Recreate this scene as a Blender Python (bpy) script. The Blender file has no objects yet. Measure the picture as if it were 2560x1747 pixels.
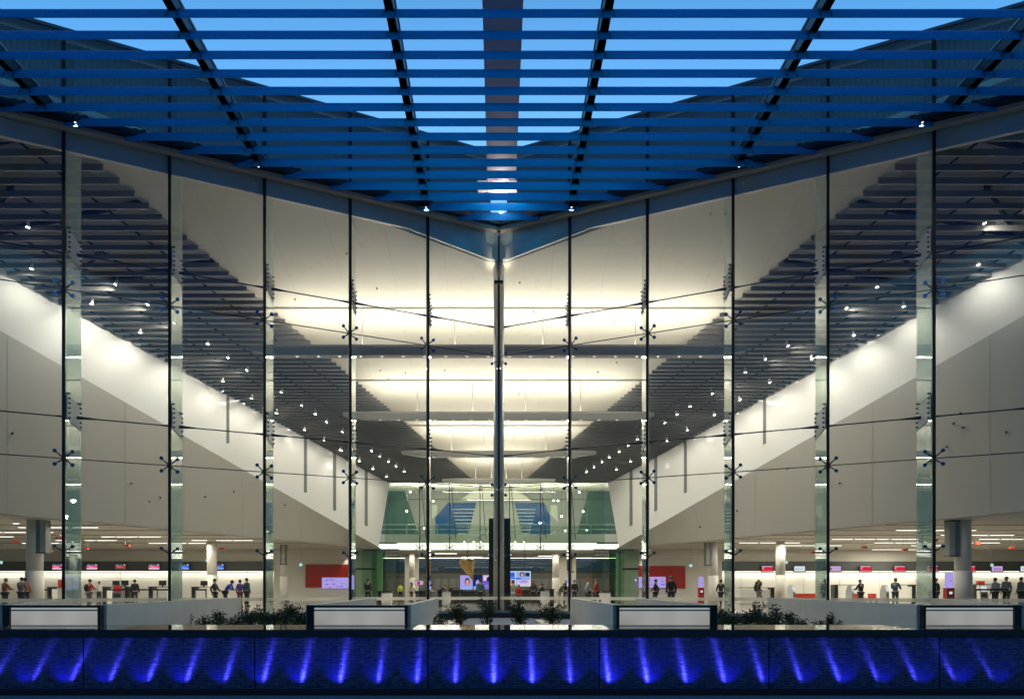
import bpy, bmesh, math, random
from mathutils import Vector, Matrix
random.seed(11)
S = bpy.context.scene
COL = S.collection
R = math.radians

# ------------------------------------------------------------------ camera, sky, exposure
F, CX, HY, CZ = 1800.0, 1247.0, 1475.0, 1.6       # focal length in photo pixels, axis column, horizon row, eye height
cam = bpy.data.cameras.new('camera')
co = bpy.data.objects.new('camera', cam); COL.objects.link(co)
co.location = (0, 0, CZ); co.rotation_euler = (R(90), 0, 0)
cam.sensor_width = 36.0; cam.lens = F / 2560 * 36
cam.shift_x = (1280 - CX) / 2560; cam.shift_y = (HY - 873.5) / 2560
cam.clip_start = 0.1; cam.clip_end = 4000
S.camera = co
W = bpy.data.worlds.new("World"); S.world = W; W.use_nodes = True
nt = W.node_tree; nt.nodes.clear()
sky = nt.nodes.new('ShaderNodeTexSky'); sky.sky_type = 'NISHITA'; sky.sun_disc = False
sky.sun_elevation = R(6); sky.sun_rotation = R(0); sky.ozone_density = 5.0; sky.air_density = 1.0; sky.dust_density = 0.3
hs = nt.nodes.new('ShaderNodeMixRGB'); hs.blend_type = 'MULTIPLY'; hs.inputs[0].default_value = 1.0
hs.inputs[2].default_value = (1.4, 1.5, 1.28, 1)
bg = nt.nodes.new('ShaderNodeBackground'); bg.inputs[1].default_value = 0.14
wo = nt.nodes.new('ShaderNodeOutputWorld')
tcw = nt.nodes.new('ShaderNodeTexCoord'); sep = nt.nodes.new('ShaderNodeSeparateXYZ')     # dusk: the sky away from the afterglow is darker
f1 = nt.nodes.new('ShaderNodeMapRange'); f1.inputs[1].default_value = -0.6; f1.inputs[2].default_value = 0.05; f1.inputs[3].default_value = 0; f1.inputs[4].default_value = 1
f2 = nt.nodes.new('ShaderNodeMapRange'); f2.inputs[1].default_value = 0.20; f2.inputs[2].default_value = 0.42; f2.inputs[3].default_value = 0.06; f2.inputs[4].default_value = 0.45
f3 = nt.nodes.new('ShaderNodeMix'); f3.data_type = 'FLOAT'; f3.inputs[3].default_value = 1.0
hm = nt.nodes.new('ShaderNodeMixRGB'); hm.blend_type = 'MULTIPLY'; hm.inputs[0].default_value = 1.0
nt.links.new(tcw.outputs['Generated'], sep.inputs[0]); nt.links.new(sep.outputs[1], f1.inputs[0]); nt.links.new(sep.outputs[2], f2.inputs[0])
nt.links.new(f1.outputs[0], f3.inputs[0]); nt.links.new(f2.outputs[0], f3.inputs[2]); f4 = nt.nodes.new('ShaderNodeMapRange'); f4.inputs[1].default_value = 0.42; f4.inputs[2].default_value = 0.72; f4.inputs[3].default_value = 1.5; f4.inputs[4].default_value = 0.95
f5 = nt.nodes.new('ShaderNodeMath'); f5.operation = 'MULTIPLY'
nt.links.new(sep.outputs[2], f4.inputs[0]); nt.links.new(f3.outputs[0], f5.inputs[0]); nt.links.new(f4.outputs[0], f5.inputs[1]); nt.links.new(f5.outputs[0], hm.inputs[2])
nt.links.new(sky.outputs[0], hs.inputs[1]); nt.links.new(hs.outputs[0], hm.inputs[1]); nt.links.new(hm.outputs[0], bg.inputs[0]); nt.links.new(bg.outputs[0], wo.inputs[0])
S.view_settings.view_transform = 'Standard'; S.view_settings.look = 'None'
S.view_settings.exposure = 1.0; S.view_settings.gamma = 1.0; S.view_settings.use_curve_mapping = False
cy = S.cycles
cy.use_denoising = True; cy.max_bounces = 8; cy.diffuse_bounces = 4; cy.glossy_bounces = 5; cy.transmission_bounces = 4
cy.transparent_max_bounces = 40; cy.sample_clamp_indirect = 4.0; cy.sample_clamp_direct = 0.0
cy.caustics_reflective = False; cy.caustics_refractive = False

# ------------------------------------------------------------------ helpers
def X(px, d): return (px - CX) * d / F
def Z(py, d): return CZ + (HY - py) * d / F
def P(px, py, d): return Vector((X(px, d), d, Z(py, d)))

class MB:
    """collects polygons and links them as one mesh object"""
    def __init__(s): s.v = []; s.f = []; s.m = []
    def add(s, vs, fs, m=0):
        o = len(s.v); s.v += [tuple(v) for v in vs]; s.f += [tuple(i + o for i in f) for f in fs]; s.m += [m] * len(fs); return s
    def box(s, x0, x1, y0, y1, z0, z1, m=0):
        vs = [(x, y, z) for z in (z0, z1) for y in (y0, y1) for x in (x0, x1)]
        return s.add(vs, [(0, 2, 3, 1), (4, 5, 7, 6), (0, 1, 5, 4), (2, 6, 7, 3), (0, 4, 6, 2), (1, 3, 7, 5)], m)
    def prism(s, pts, vec, m=0):
        """polygon pts extruded along vec"""
        n = len(pts); pts = [Vector(p) for p in pts]; vec = Vector(vec)
        vs = pts + [p + vec for p in pts]
        fs = [tuple(range(n))[::-1], tuple(range(n, 2 * n))] + [(i, (i + 1) % n, n + (i + 1) % n, n + i) for i in range(n)]
        return s.add(vs, fs, m)
    def hexa(s, a, b, m=0):
        """two quads a (4 points) and b (4 points) joined"""
        return s.add(list(a) + list(b), [(3, 2, 1, 0), (4, 5, 6, 7), (0, 1, 5, 4), (1, 2, 6, 5), (2, 3, 7, 6), (3, 0, 4, 7)], m)
    def quad(s, a, b, c, d, m=0): return s.add([a, b, c, d], [(0, 1, 2, 3)], m)
    def tube(s, p, q, r, seg=8, r2=None, m=0, cap=True):
        p = Vector(p); q = Vector(q); r2 = r if r2 is None else r2
        d = (q - p).normalized(); a = d.orthogonal().normalized(); b = d.cross(a)
        vs = []
        for c, rr in ((p, r), (q, r2)):
            for i in range(seg):
                t = 2 * math.pi * i / seg; vs.append(c + a * math.cos(t) * rr + b * math.sin(t) * rr)
        fs = [(i, (i + 1) % seg, seg + (i + 1) % seg, seg + i) for i in range(seg)]
        if cap: fs += [tuple(range(seg))[::-1], tuple(range(seg, 2 * seg))]
        return s.add(vs, fs, m)
    def lathe(s, c, prof, seg=20, m=0):
        c = Vector(c); vs = []; fs = []; n = len(prof)
        for r, z in prof:
            for i in range(seg):
                t = 2 * math.pi * i / seg; vs.append(c + Vector((r * math.cos(t), r * math.sin(t), z)))
        for k in range(n - 1):
            for i in range(seg): fs.append((k * seg + i, k * seg + (i + 1) % seg, (k + 1) * seg + (i + 1) % seg, (k + 1) * seg + i))
        fs += [tuple(range(seg))[::-1], tuple(range((n - 1) * seg, n * seg))]
        return s.add(vs, fs, m)
    def ball(s, c, rx, ry, rz, seg=10, rings=6, m=0):
        c = Vector(c); vs = [c + Vector((0, 0, -rz))]; fs = []
        for k in range(1, rings):
            a = math.pi * k / rings
            for i in range(seg):
                t = 2 * math.pi * i / seg
                vs.append(c + Vector((rx * math.sin(a) * math.cos(t), ry * math.sin(a) * math.sin(t), -rz * math.cos(a))))
        vs.append(c + Vector((0, 0, rz))); top = len(vs) - 1
        for i in range(seg): fs.append((0, 1 + (i + 1) % seg, 1 + i)); fs.append((top, top - seg + i, top - seg + (i + 1) % seg))
        for k in range(rings - 2):
            for i in range(seg):
                a = 1 + k * seg; fs.append((a + i, a + (i + 1) % seg, a + seg + (i + 1) % seg, a + seg + i))
        return s.add(vs, fs, m)
    def mesh(s, name, mats, smooth=False, org=None):
        me = bpy.data.meshes.new(name)
        vs = s.v if org is None else [(v[0] - org[0], v[1] - org[1], v[2] - org[2]) for v in s.v]
        me.from_pydata(vs, [], s.f)
        for mt in (mats if isinstance(mats, (list, tuple)) else [mats]): me.materials.append(mt)
        me.polygons.foreach_set('material_index', s.m)
        if smooth: me.polygons.foreach_set('use_smooth', [True] * len(s.f))
        bm = bmesh.new(); bm.from_mesh(me); bmesh.ops.recalc_face_normals(bm, faces=bm.faces); bm.to_mesh(me); bm.free()
        return me
    def build(s, name, mats, parent=None, smooth=False):
        org = None
        if parent is not None: org = wloc(parent)
        o = bpy.data.objects.new(name, s.mesh(name, mats, smooth, org)); COL.objects.link(o)
        if parent is not None: o.parent = parent
        return o

def wloc(o):
    v = Vector((0, 0, 0))
    while o is not None: v += o.location; o = o.parent
    return v
def tag(o, label=None, cat=None, group=None, kind='thing'):
    if label: o['label'] = label
    if cat: o['category'] = cat
    if group: o['group'] = group
    if kind: o['kind'] = kind
    return o
def thing(name, label, cat, loc=(0, 0, 0), group=None, rotz=0):
    o = bpy.data.objects.new(name, None); COL.objects.link(o); o.location = loc; o.rotation_euler = (0, 0, rotz)
    o.empty_display_size = 0.3
    return tag(o, label, cat, group)
def kids(o): return [c for c in COL.objects if c.parent == o]
def copy_tree(o, parent=None):
    c = o.copy(); COL.objects.link(c)
    if parent is not None: c.parent = parent
    for ch in kids(o): copy_tree(ch, c)
    return c
def light(kind, loc, energy, color, parent=None, rot=(0, 0, 0), **kw):
    l = bpy.data.lights.new('lamp_light', kind); l.energy = energy * 0.5; l.color = color
    for k, v in kw.items(): setattr(l, k, v)
    o = bpy.data.objects.new('lamp_light', l); COL.objects.link(o)
    o.location = Vector(loc) - (wloc(parent) if parent is not None else Vector((0, 0, 0))); o.rotation_euler = rot
    if parent is not None: o.parent = parent
    return o
def aim(o, d): o.rotation_euler = Vector(d).to_track_quat('-Z', 'Y').to_euler()
ORD = ('first second third fourth fifth sixth seventh eighth ninth tenth eleventh twelfth thirteenth fourteenth fifteenth sixteenth '
       'seventeenth eighteenth nineteenth twentieth').split() + ['twenty-' + w for w in 'first second third fourth fifth sixth seventh eighth ninth'.split()]
SIDE = {-1: 'pink screen side', 1: 'red kiosk side'}

# ------------------------------------------------------------------ materials
def mat(name, base, rough=0.5, metal=0.0, var=0.0, scale=4.0, bump=0.0, spec=0.5, emit=None, es=0.0, coat=0.0, bscale=None):
    m = bpy.data.materials.new(name); m.use_nodes = True
    n = m.node_tree.nodes; l = m.node_tree.links; b = n['Principled BSDF']
    b.inputs['Base Color'].default_value = (*base, 1); b.inputs['Roughness'].default_value = rough
    b.inputs['Metallic'].default_value = metal; b.inputs['Specular IOR Level'].default_value = spec
    if coat: b.inputs['Coat Weight'].default_value = coat; b.inputs['Coat Roughness'].default_value = 0.025
    if emit: b.inputs['Emission Color'].default_value = (*emit, 1); b.inputs['Emission Strength'].default_value = es
    if var or bump:
        tc = n.new('ShaderNodeTexCoord'); nz = n.new('ShaderNodeTexNoise')
        nz.inputs['Scale'].default_value = scale; nz.inputs['Detail'].default_value = 6; nz.inputs['Roughness'].default_value = 0.6
        l.new(tc.outputs['Object'], nz.inputs['Vector'])
        if var:
            mx = n.new('ShaderNodeMixRGB'); mx.blend_type = 'MIX'
            mx.inputs[1].default_value = (*[c * (1 - var) for c in base], 1); mx.inputs[2].default_value = (*[min(1, c * (1 + var)) for c in base], 1)
            l.new(nz.outputs['Fac'], mx.inputs[0]); l.new(mx.outputs[0], b.inputs['Base Color'])
        if bump:
            n2 = nz
            if bscale:
                n2 = n.new('ShaderNodeTexNoise'); n2.inputs['Scale'].default_value = bscale; n2.inputs['Detail'].default_value = 3
                l.new(tc.outputs['Object'], n2.inputs['Vector'])
            bp = n.new('ShaderNodeBump'); bp.inputs['Strength'].default_value = bump; bp.inputs['Distance'].default_value = 0.02
            l.new(n2.outputs['Fac'], bp.inputs['Height']); l.new(bp.outputs['Normal'], b.inputs['Normal'])
    return m
def emis(name, col, s):
    m = bpy.data.materials.new(name); m.use_nodes = True; n = m.node_tree.nodes; n.clear()
    e = n.new('ShaderNodeEmission'); e.inputs[0].default_value = (*col, 1); e.inputs[1].default_value = s * 0.5
    o = n.new('ShaderNodeOutputMaterial'); m.node_tree.links.new(e.outputs[0], o.inputs[0]); return m
def glass(name, tint, refl=1.0, diff=0.0, dcol=(0.8, 0.9, 0.85), rough=0.0):
    """thin clear sheet: tinted transparency with fresnel reflection"""
    m = bpy.data.materials.new(name); m.use_nodes = True; n = m.node_tree.nodes; l = m.node_tree.links; n.clear()
    t = n.new('ShaderNodeBsdfTransparent'); t.inputs[0].default_value = (*tint, 1)
    g = n.new('ShaderNodeBsdfGlossy'); g.inputs['Roughness'].default_value = rough; g.inputs[0].default_value = (1, 1, 1, 1)
    fr = n.new('ShaderNodeFresnel'); ge = n.new('ShaderNodeNewGeometry'); ir = n.new('ShaderNodeMapRange')   # same reflection from either face of the sheet
    ir.inputs[3].default_value = 1.5; ir.inputs[4].default_value = 1 / 1.5; l.new(ge.outputs['Backfacing'], ir.inputs[0]); l.new(ir.outputs[0], fr.inputs[0])
    mu = n.new('ShaderNodeMath'); mu.operation = 'MULTIPLY'; mu.inputs[1].default_value = refl; mu.use_clamp = True
    l.new(fr.outputs[0], mu.inputs[0])
    src = t
    if diff:
        d = n.new('ShaderNodeBsdfTranslucent'); d.inputs[0].default_value = (*dcol, 1)
        mx = n.new('ShaderNodeMixShader'); mx.inputs[0].default_value = diff
        l.new(t.outputs[0], mx.inputs[1]); l.new(d.outputs[0], mx.inputs[2]); src = mx
    ms = n.new('ShaderNodeMixShader'); l.new(mu.outputs[0], ms.inputs[0]); l.new(src.outputs[0], ms.inputs[1]); l.new(g.outputs[0], ms.inputs[2])
    o = n.new('ShaderNodeOutputMaterial'); l.new(ms.outputs[0], o.inputs[0]); return m

M = {}
M['ceil'] = mat('ceiling_plaster', (0.80, 0.75, 0.63), 0.7, var=0.02, scale=0.6)
M['white'] = mat('gloss_white_wall', (0.76, 0.74, 0.69), 0.45, var=0.02, scale=0.5, coat=0.8)
M['soffit'] = mat('soffit_panel', (0.52, 0.49, 0.43), 0.35, var=0.04, scale=0.4, coat=0.25)
M['trim'] = mat('white_trim', (0.75, 0.73, 0.66), 0.5)
M['slat'] = mat('grey_slat', (0.27, 0.26, 0.24), 0.5, var=0.1, scale=1.5)
M['void'] = mat('roof_void', (0.55, 0.54, 0.51), 0.8, var=0.1, scale=1)
M['steel'] = mat('brushed_steel', (0.50, 0.50, 0.50), 0.32, metal=0.9, var=0.06, scale=3)
M['dsteel'] = mat('dark_steel', (0.045, 0.045, 0.05), 0.4, metal=0.6, var=0.1, scale=6)
M['black'] = mat('black_seal', (0.008, 0.008, 0.009), 0.45)
M['pylon'] = mat('black_laminate', (0.010, 0.009, 0.008), 0.3)
M['granite'] = mat('black_polished_granite', (0.012, 0.012, 0.014), 0.04, var=0.4, scale=60, spec=0.8)
M['conc'] = mat('smooth_concrete', (0.56, 0.53, 0.46), 0.75, var=0.13, scale=2.2, bump=0.25, bscale=30)
M['pave'] = mat('plaza_paving', (0.24, 0.24, 0.24), 0.6, var=0.15, scale=8, bump=0.3, bscale=80)
M['gravel'] = mat('grey_gravel', (0.13, 0.16, 0.21), 0.9, var=0.7, scale=45, bump=1.0, bscale=40)
M['floor'] = mat('terminal_floor_tile', (0.30, 0.27, 0.23), 0.12, var=0.08, scale=0.8, spec=0.6)
M['lowceil'] = mat('low_ceiling', (0.62, 0.58, 0.50), 0.7)
M['wall'] = mat('cream_wall', (0.72, 0.68, 0.60), 0.6, var=0.03, scale=0.7)
M['wallw'] = mat('white_counter_wall', (0.78, 0.75, 0.68), 0.45, var=0.02, scale=1)
M['band'] = mat('dark_bulkhead', (0.10, 0.10, 0.095), 0.5)
M['corr'] = mat('blue_grey_cladding', (0.16, 0.19, 0.22), 0.5, metal=0.2, var=0.08, scale=2)
M['beige'] = mat('beige_fascia', (0.62, 0.52, 0.40), 0.5, var=0.06, scale=3)
M['gutter'] = mat('taupe_beam', (0.62, 0.55, 0.46), 0.45, var=0.05, scale=2)
M['bulk'] = mat('grey_bulkhead', (0.78, 0.75, 0.70), 0.6)
M['red'] = mat('red_panel', (0.42, 0.018, 0.010), 0.25, coat=0.4)
M['redlam'] = mat('red_laminate', (0.50, 0.02, 0.015), 0.35)
M['orange'] = mat('red_orange_seat', (0.55, 0.06, 0.02), 0.5)
M['grey'] = mat('mid_grey', (0.18, 0.18, 0.17), 0.5, var=0.05)
M['lgrey'] = mat('light_grey', (0.42, 0.41, 0.38), 0.5, var=0.04)
M['gold'] = mat('gold_foil', (0.62, 0.40, 0.16), 0.25, metal=1.0, bump=0.6, scale=5)
M['green'] = mat('green_glass_wall', (0.11, 0.19, 0.155), 0.15, var=0.3, scale=1.2)
M['teal'] = mat('teal_dark_glass', (0.015, 0.05, 0.07), 0.1, var=0.2, scale=1)
M['leaf'] = mat('leaf_green', (0.030, 0.055, 0.020), 0.6, var=0.6, scale=9, spec=0.25)
M['bark'] = mat('stem_bark', (0.05, 0.035, 0.02), 0.8)
M['blueblade'] = mat('blue_blade', (0.03, 0.55, 1.0), 0.25, spec=0.9)
M['sky_tinted_cap'] = mat('spider_disc', (0.10, 0.22, 0.42), 0.15, metal=0.9)  # mirrored blue of the sky is put into the metal discs' colour
M['opal'] = emis('opal_light_panel', (0.92, 0.93, 0.90), 0.40)
def opal_reflections():  # soft reflections on the panels, put into their glow as noise
    n = M['opal'].node_tree.nodes; l = M['opal'].node_tree.links; tc = n.new('ShaderNodeTexCoord'); nz = n.new('ShaderNodeTexNoise'); nz.inputs['Scale'].default_value = 1.1; nz.inputs['Detail'].default_value = 1
    mr = n.new('ShaderNodeMapRange'); mr.inputs[1].default_value = .3; mr.inputs[2].default_value = .7; mr.inputs[3].default_value = .13; mr.inputs[4].default_value = .205
    l.new(tc.outputs['Object'], nz.inputs[0]); l.new(nz.outputs[0], mr.inputs[0]); l.new(mr.outputs[0], n['Emission'].inputs[1])
opal_reflections()
M['glow'] = emis('warm_lamp', (1.0, 0.93, 0.80), 9.0)
M['glowspot'] = emis('spot_lens', (1.0, .95, .86), 45.0)
M['glowsoft'] = emis('strip_lamp', (1.0, 0.95, 0.86), 2.2)
M['strip'] = emis('bridge_strip_lamp', (1.0, 0.94, 0.82), 2.0)
M['bluelamp'] = emis('blue_lamp', (0.05, 0.07, 1.0), 6.0)
M['glass'] = glass('facade_glass', (0.97, 0.985, 0.97), 1.1)
M['fin'] = glass('fin_glass', (0.82, 0.92, 0.86), 2.0, diff=0.30, dcol=(0.80, 0.90, 0.82))
M['gglass'] = glass('green_tint_glass', (0.84, 0.90, 0.85), 1.0)
M['tglass'] = glass('teal_window_glass', (0.12, 0.17, 0.27), 1.0)
M['nglass'] = glass('night_glass', (0.04, 0.07, 0.12), 1.0)
M['lobby'] = glass('lobby_green_glass', (0.58, 0.75, 0.62), 1.0)
M['frost'] = glass('frosted_band', (0.9, 0.88, 0.82), 0.5, diff=0.75, dcol=(0.98, 0.94, 0.84))
M['scrdark'] = mat('screen_bezel', (0.012, 0.012, 0.014), 0.3)
SC = {'pink': (0.85, 0.06, 0.28), 'red': (0.75, 0.015, 0.05), 'crimson': (0.42, 0.015, 0.02), 'blue': (0.03, 0.13, 0.75), 'white': (0.72, 0.80, 0.85), 'violet': (0.62, 0.40, 0.70),
      'pale': (0.85, 0.60, 0.80), 'lblue': (0.30, 0.45, 0.95), 'indigo': (0.16, 0.12, 0.62), 'skin': (0.75, 0.35, 0.32), 'navy': (0.01, 0.015, 0.08), 'orange': (0.75, 0.22, 0.10),
      'lilac': (0.45, 0.36, 0.85), 'purple': (0.34, 0.13, 0.62), 'green': (0.05, 0.75, 0.50), 'cyan': (0.35, 0.80, 0.78), 'dark': (0.03, 0.02, 0.03)}
E = {k: emis('screen_' + k, v, 1.0) for k, v in SC.items()}

# blue glass blades of the canopy: part tinted see-through, part glossy blue
def blade_mat():
    m = M['blueblade']; n = m.node_tree.nodes; l = m.node_tree.links
    b = n['Principled BSDF']; o = n['Material Output']
    t = n.new('ShaderNodeBsdfTransparent'); t.inputs[0].default_value = (0.03, 0.20, 0.48, 1)
    tr = n.new('ShaderNodeBsdfTranslucent'); tr.inputs[0].default_value = (0.03, 0.58, 1.0, 1)
    a = n.new('ShaderNodeMixShader'); a.inputs[0].default_value = 0.30
    l.new(b.outputs[0], a.inputs[1]); l.new(t.outputs[0], a.inputs[2])
    c = n.new('ShaderNodeMixShader'); c.inputs[0].default_value = 0.6
    l.new(a.outputs[0], c.inputs[1]); l.new(tr.outputs[0], c.inputs[2]); l.new(c.outputs[0], o.inputs[0])
blade_mat()
# wet mosaic tile: ribbed along x so that lamps at its foot smear into upright streaks
def tile_mat():
    m = mat('wet_mosaic_tile', (0.010, 0.010, 0.045), 0.5, spec=0.15)
    n = m.node_tree.nodes; l = m.node_tree.links; b = n['Principled BSDF']
    tc = n.new('ShaderNodeTexCoord'); mp = n.new('ShaderNodeMapping'); mp.inputs['Rotation'].default_value = (R(90), 0, 0)
    l.new(tc.outputs['Object'], mp.inputs[0])
    br = n.new('ShaderNodeTexBrick'); br.inputs['Scale'].default_value = 1.0
    br.inputs['Brick Width'].default_value = 0.15; br.inputs['Row Height'].default_value = 0.024; br.inputs['Mortar Size'].default_value = 0.003
    br.inputs['Color1'].default_value = (0.015, 0.005, 0.17, 1); br.inputs['Color2'].default_value = (0.009, 0.003, 0.10, 1); br.inputs['Mortar'].default_value = (0.002, 0.002, 0.004, 1)
    l.new(mp.outputs[0], br.inputs[0]); l.new(br.outputs[0], b.inputs['Base Color'])
    b.inputs['Anisotropic'].default_value = 0.0
    cx = n.new('ShaderNodeCombineXYZ'); cx.inputs[0].default_value = 1.0
    gl = n.new('ShaderNodeBsdfAnisotropic'); gl.distribution = 'GGX'; gl.inputs['Anisotropy'].default_value = 0.72; gl.inputs[0].default_value = (.8, .8, .9, 1)
    l.new(cx.outputs[0], gl.inputs['Tangent']); mxs = n.new('ShaderNodeMixShader'); l.new(b.outputs[0], mxs.inputs[1]); l.new(gl.outputs[0], mxs.inputs[2])
    l.new(mxs.outputs[0], n['Material Output'].inputs[0])
    nz = n.new('ShaderNodeTexNoise'); nz.inputs['Scale'].default_value = 3.0
    mp2 = n.new('ShaderNodeMapping'); mp2.inputs['Scale'].default_value = (16, 1, 3)
    l.new(tc.outputs['Object'], mp2.inputs[0]); l.new(mp2.outputs[0], nz.inputs[0])
    sr = n.new('ShaderNodeMapRange'); sr.inputs[3].default_value = 0.32; sr.inputs[4].default_value = 0.52
    l.new(nz.outputs[0], sr.inputs[0]); l.new(sr.outputs[0], gl.inputs['Roughness'])
    sp = n.new('ShaderNodeMath'); sp.operation = 'MULTIPLY_ADD'; sp.inputs[1].default_value = -.24; sp.inputs[2].default_value = .26
    nz3 = n.new('ShaderNodeTexNoise'); nz3.inputs['Scale'].default_value = 1.0; nz3.inputs['Detail'].default_value = 5; mp3 = n.new('ShaderNodeMapping'); mp3.inputs['Scale'].default_value = (9, 1, 26)
    l.new(tc.outputs['Object'], mp3.inputs[0]); l.new(mp3.outputs[0], nz3.inputs[0]); mr3 = n.new('ShaderNodeMapRange'); mr3.inputs[1].default_value = .3; mr3.inputs[2].default_value = .7; mr3.inputs[3].default_value = .25; mr3.inputs[4].default_value = 1.3
    l.new(nz3.outputs[0], mr3.inputs[0]); mm3 = n.new('ShaderNodeMath'); mm3.operation = 'MULTIPLY'
    l.new(br.outputs['Fac'], sp.inputs[0]); l.new(sp.outputs[0], mm3.inputs[0]); l.new(mr3.outputs[0], mm3.inputs[1]); l.new(mm3.outputs[0], mxs.inputs[0])
    bp = n.new('ShaderNodeBump'); bp.inputs['Strength'].default_value = 0.25; bp.inputs['Distance'].default_value = 0.004
    l.new(br.outputs['Fac'], bp.inputs['Height']); bp.invert = True; l.new(bp.outputs[0], b.inputs['Normal'])
    return m
M['tile'] = tile_mat()
# grid joints in floor and soffit
def add_grid(m, w, h, mort, dark, off=0.0):
    n = m.node_tree.nodes; l = m.node_tree.links; b = n['Principled BSDF']
    tc = n.new('ShaderNodeTexCoord'); br = n.new('ShaderNodeTexBrick'); br.offset = off
    br.inputs['Scale'].default_value = 1; br.inputs['Brick Width'].default_value = w; br.inputs['Row Height'].default_value = h; br.inputs['Mortar Size'].default_value = mort
    br.inputs['Mortar Smooth'].default_value = 0.1
    for k in ('Color1', 'Color2'): br.inputs[k].default_value = (1, 1, 1, 1)
    br.inputs['Mortar'].default_value = (dark, dark, dark, 1)
    l.new(tc.outputs['Object'], br.inputs[0])
    mu = n.new('ShaderNodeMixRGB'); mu.blend_type = 'MULTIPLY'; mu.inputs[0].default_value = 1
    old = b.inputs['Base Color'].links[0].from_socket if b.inputs['Base Color'].links else None
    if old: l.new(old, mu.inputs[1])
    else: mu.inputs[1].default_value = b.inputs['Base Color'].default_value
    l.new(br.outputs[0], mu.inputs[2]); l.new(mu.outputs[0], b.inputs['Base Color'])
add_grid(M['ceil'], 2.7, 3.3, 0.014, 0.86)
add_grid(M['floor'], 1.2, 1.2, 0.012, 0.45)
add_grid(M['pave'], 0.9, 0.45, 0.008, 0.5, 0.5)

# ------------------------------------------------------------------ plan of the building
FX, FY, D0 = 3.38, 1.61, 36.0                     # facade bay across and towards the viewer, depth of the inner corner
ZF = CZ - 1.05                                    # terminal floor
def fac(n, side=1, off=0.0): return Vector((side * FX * n, D0 - FY * n + off, 0))
def face_half(d): return (D0 - d) * FX / FY       # half width between the wings at depth d
CA, CB = 27.86, 0.315
def zc(d): return CZ + CA - CB * d                # atrium ceiling, falling inwards
def xi(d): return -3.55 - (56.5 - d) * 0.5136     # inner edge of the slats (pink screen side)
def xu(d): return -25.0 + (d - 36.9) * 15.9 / 23.1
def pl(d):                                        # lower edge of the white sloped wall
    x = xu(d) - 0.9; px = CX + x * F / d; return Vector((x, d, Z(826 + 0.5717 * px, d)))
def zlow(d): return CZ + 4.2 - 0.03 * (d - 39.4)  # low ceiling of the check-in halls
def mlow(px, py): d = 5.382 / ((HY - py) / F + 0.03); return Vector((X(px, d), d, zlow(d)))
def mir(v, s): return Vector((v[0] * -s, v[1], v[2]))   # plan is written for the pink screen side (x<0): s=-1 keeps, s=1 mirrors
ZTOP, ZCAN = CZ + 21.7, CZ + 18.0

# ground, floor
g = MB(); g.box(-600, 600, -200, 11.3, -0.3, 0.0); g.build('plaza_ground', M['pave'])['kind'] = 'structure'
fl = MB(); fl.prism([(-80, 14.5, 0.2), (-46, 14.5, 0.2), (0, 36.05, 0.2), (46, 14.5, 0.2), (80, 14.5, 0.2), (80, 110, 0.2), (-80, 110, 0.2)], (0, 0, ZF - 0.2))
fl.build('terminal_floor', M['floor'])['kind'] = 'structure'
gv = MB(); gv.prism([(-48, 12.62, 0.0), (48, 12.62, 0.0), (45.6, 14.3, 0.0), (0, 35.75, 0.0), (-45.6, 14.3, 0.0)], (0, 0, 0.25))
gv.build('planter_gravel', M['gravel'])['kind'] = 'structure'
bk = MB(); bk.box(-600, 600, 110.2, 600, -0.3, 0.3); bk.build('apron_ground', M['pave'])['kind'] = 'structure'

# ------------------------------------------------------------------ glass facade, one per wing
ROWS = [ZF, CZ + 1.51, CZ + 5.15, CZ + 11.8, ZCAN, ZTOP]
# spider fitting, built once: hub with four arms, discs as sub-parts (in facade-local axes: x across, y outwards is -y)
def spider(name, parent, c, ux, legs=4):
    m = MB(); n = Vector((ux.y, -ux.x, 0)); n = n if n.y < 0 else -n
    hub = c - n * 0.20
    m.tube(hub + n * 0.12, hub - n * 0.10, 0.05, 8); m.box(hub.x - 0.03, hub.x + 0.03, hub.y, hub.y + 0.25, hub.z - 0.22, hub.z + 0.22)
    ends = []
    for sx, sz in ((-1, 1), (1, 1), (-1, -1), (1, -1))[:legs]:
        e = c + ux * sx * 0.30 + Vector((0, 0, sz * (0.26 if legs == 4 else 0.20))) - n * 0.05
        m.tube(hub, e, 0.034, 6, 0.022); ends.append(e)
    if legs == 2:
        m.tube(hub - Vector((0, 0, 0.1)), hub - Vector((0, 0, 0.62)), 0.05, 8, 0.035); m.tube(hub - Vector((0, 0, 0.62)) - ux * .14, hub - Vector((0, 0, 0.62)) + ux * .14, 0.03, 6)
    o = m.build(name, M['dsteel'], parent)
    for e in ends:
        d = MB(); d.tube(e - n * 0.05, e + n * 0.03, 0.075, 12); d.build('disc', M['sky_tinted_cap'], o)
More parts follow.
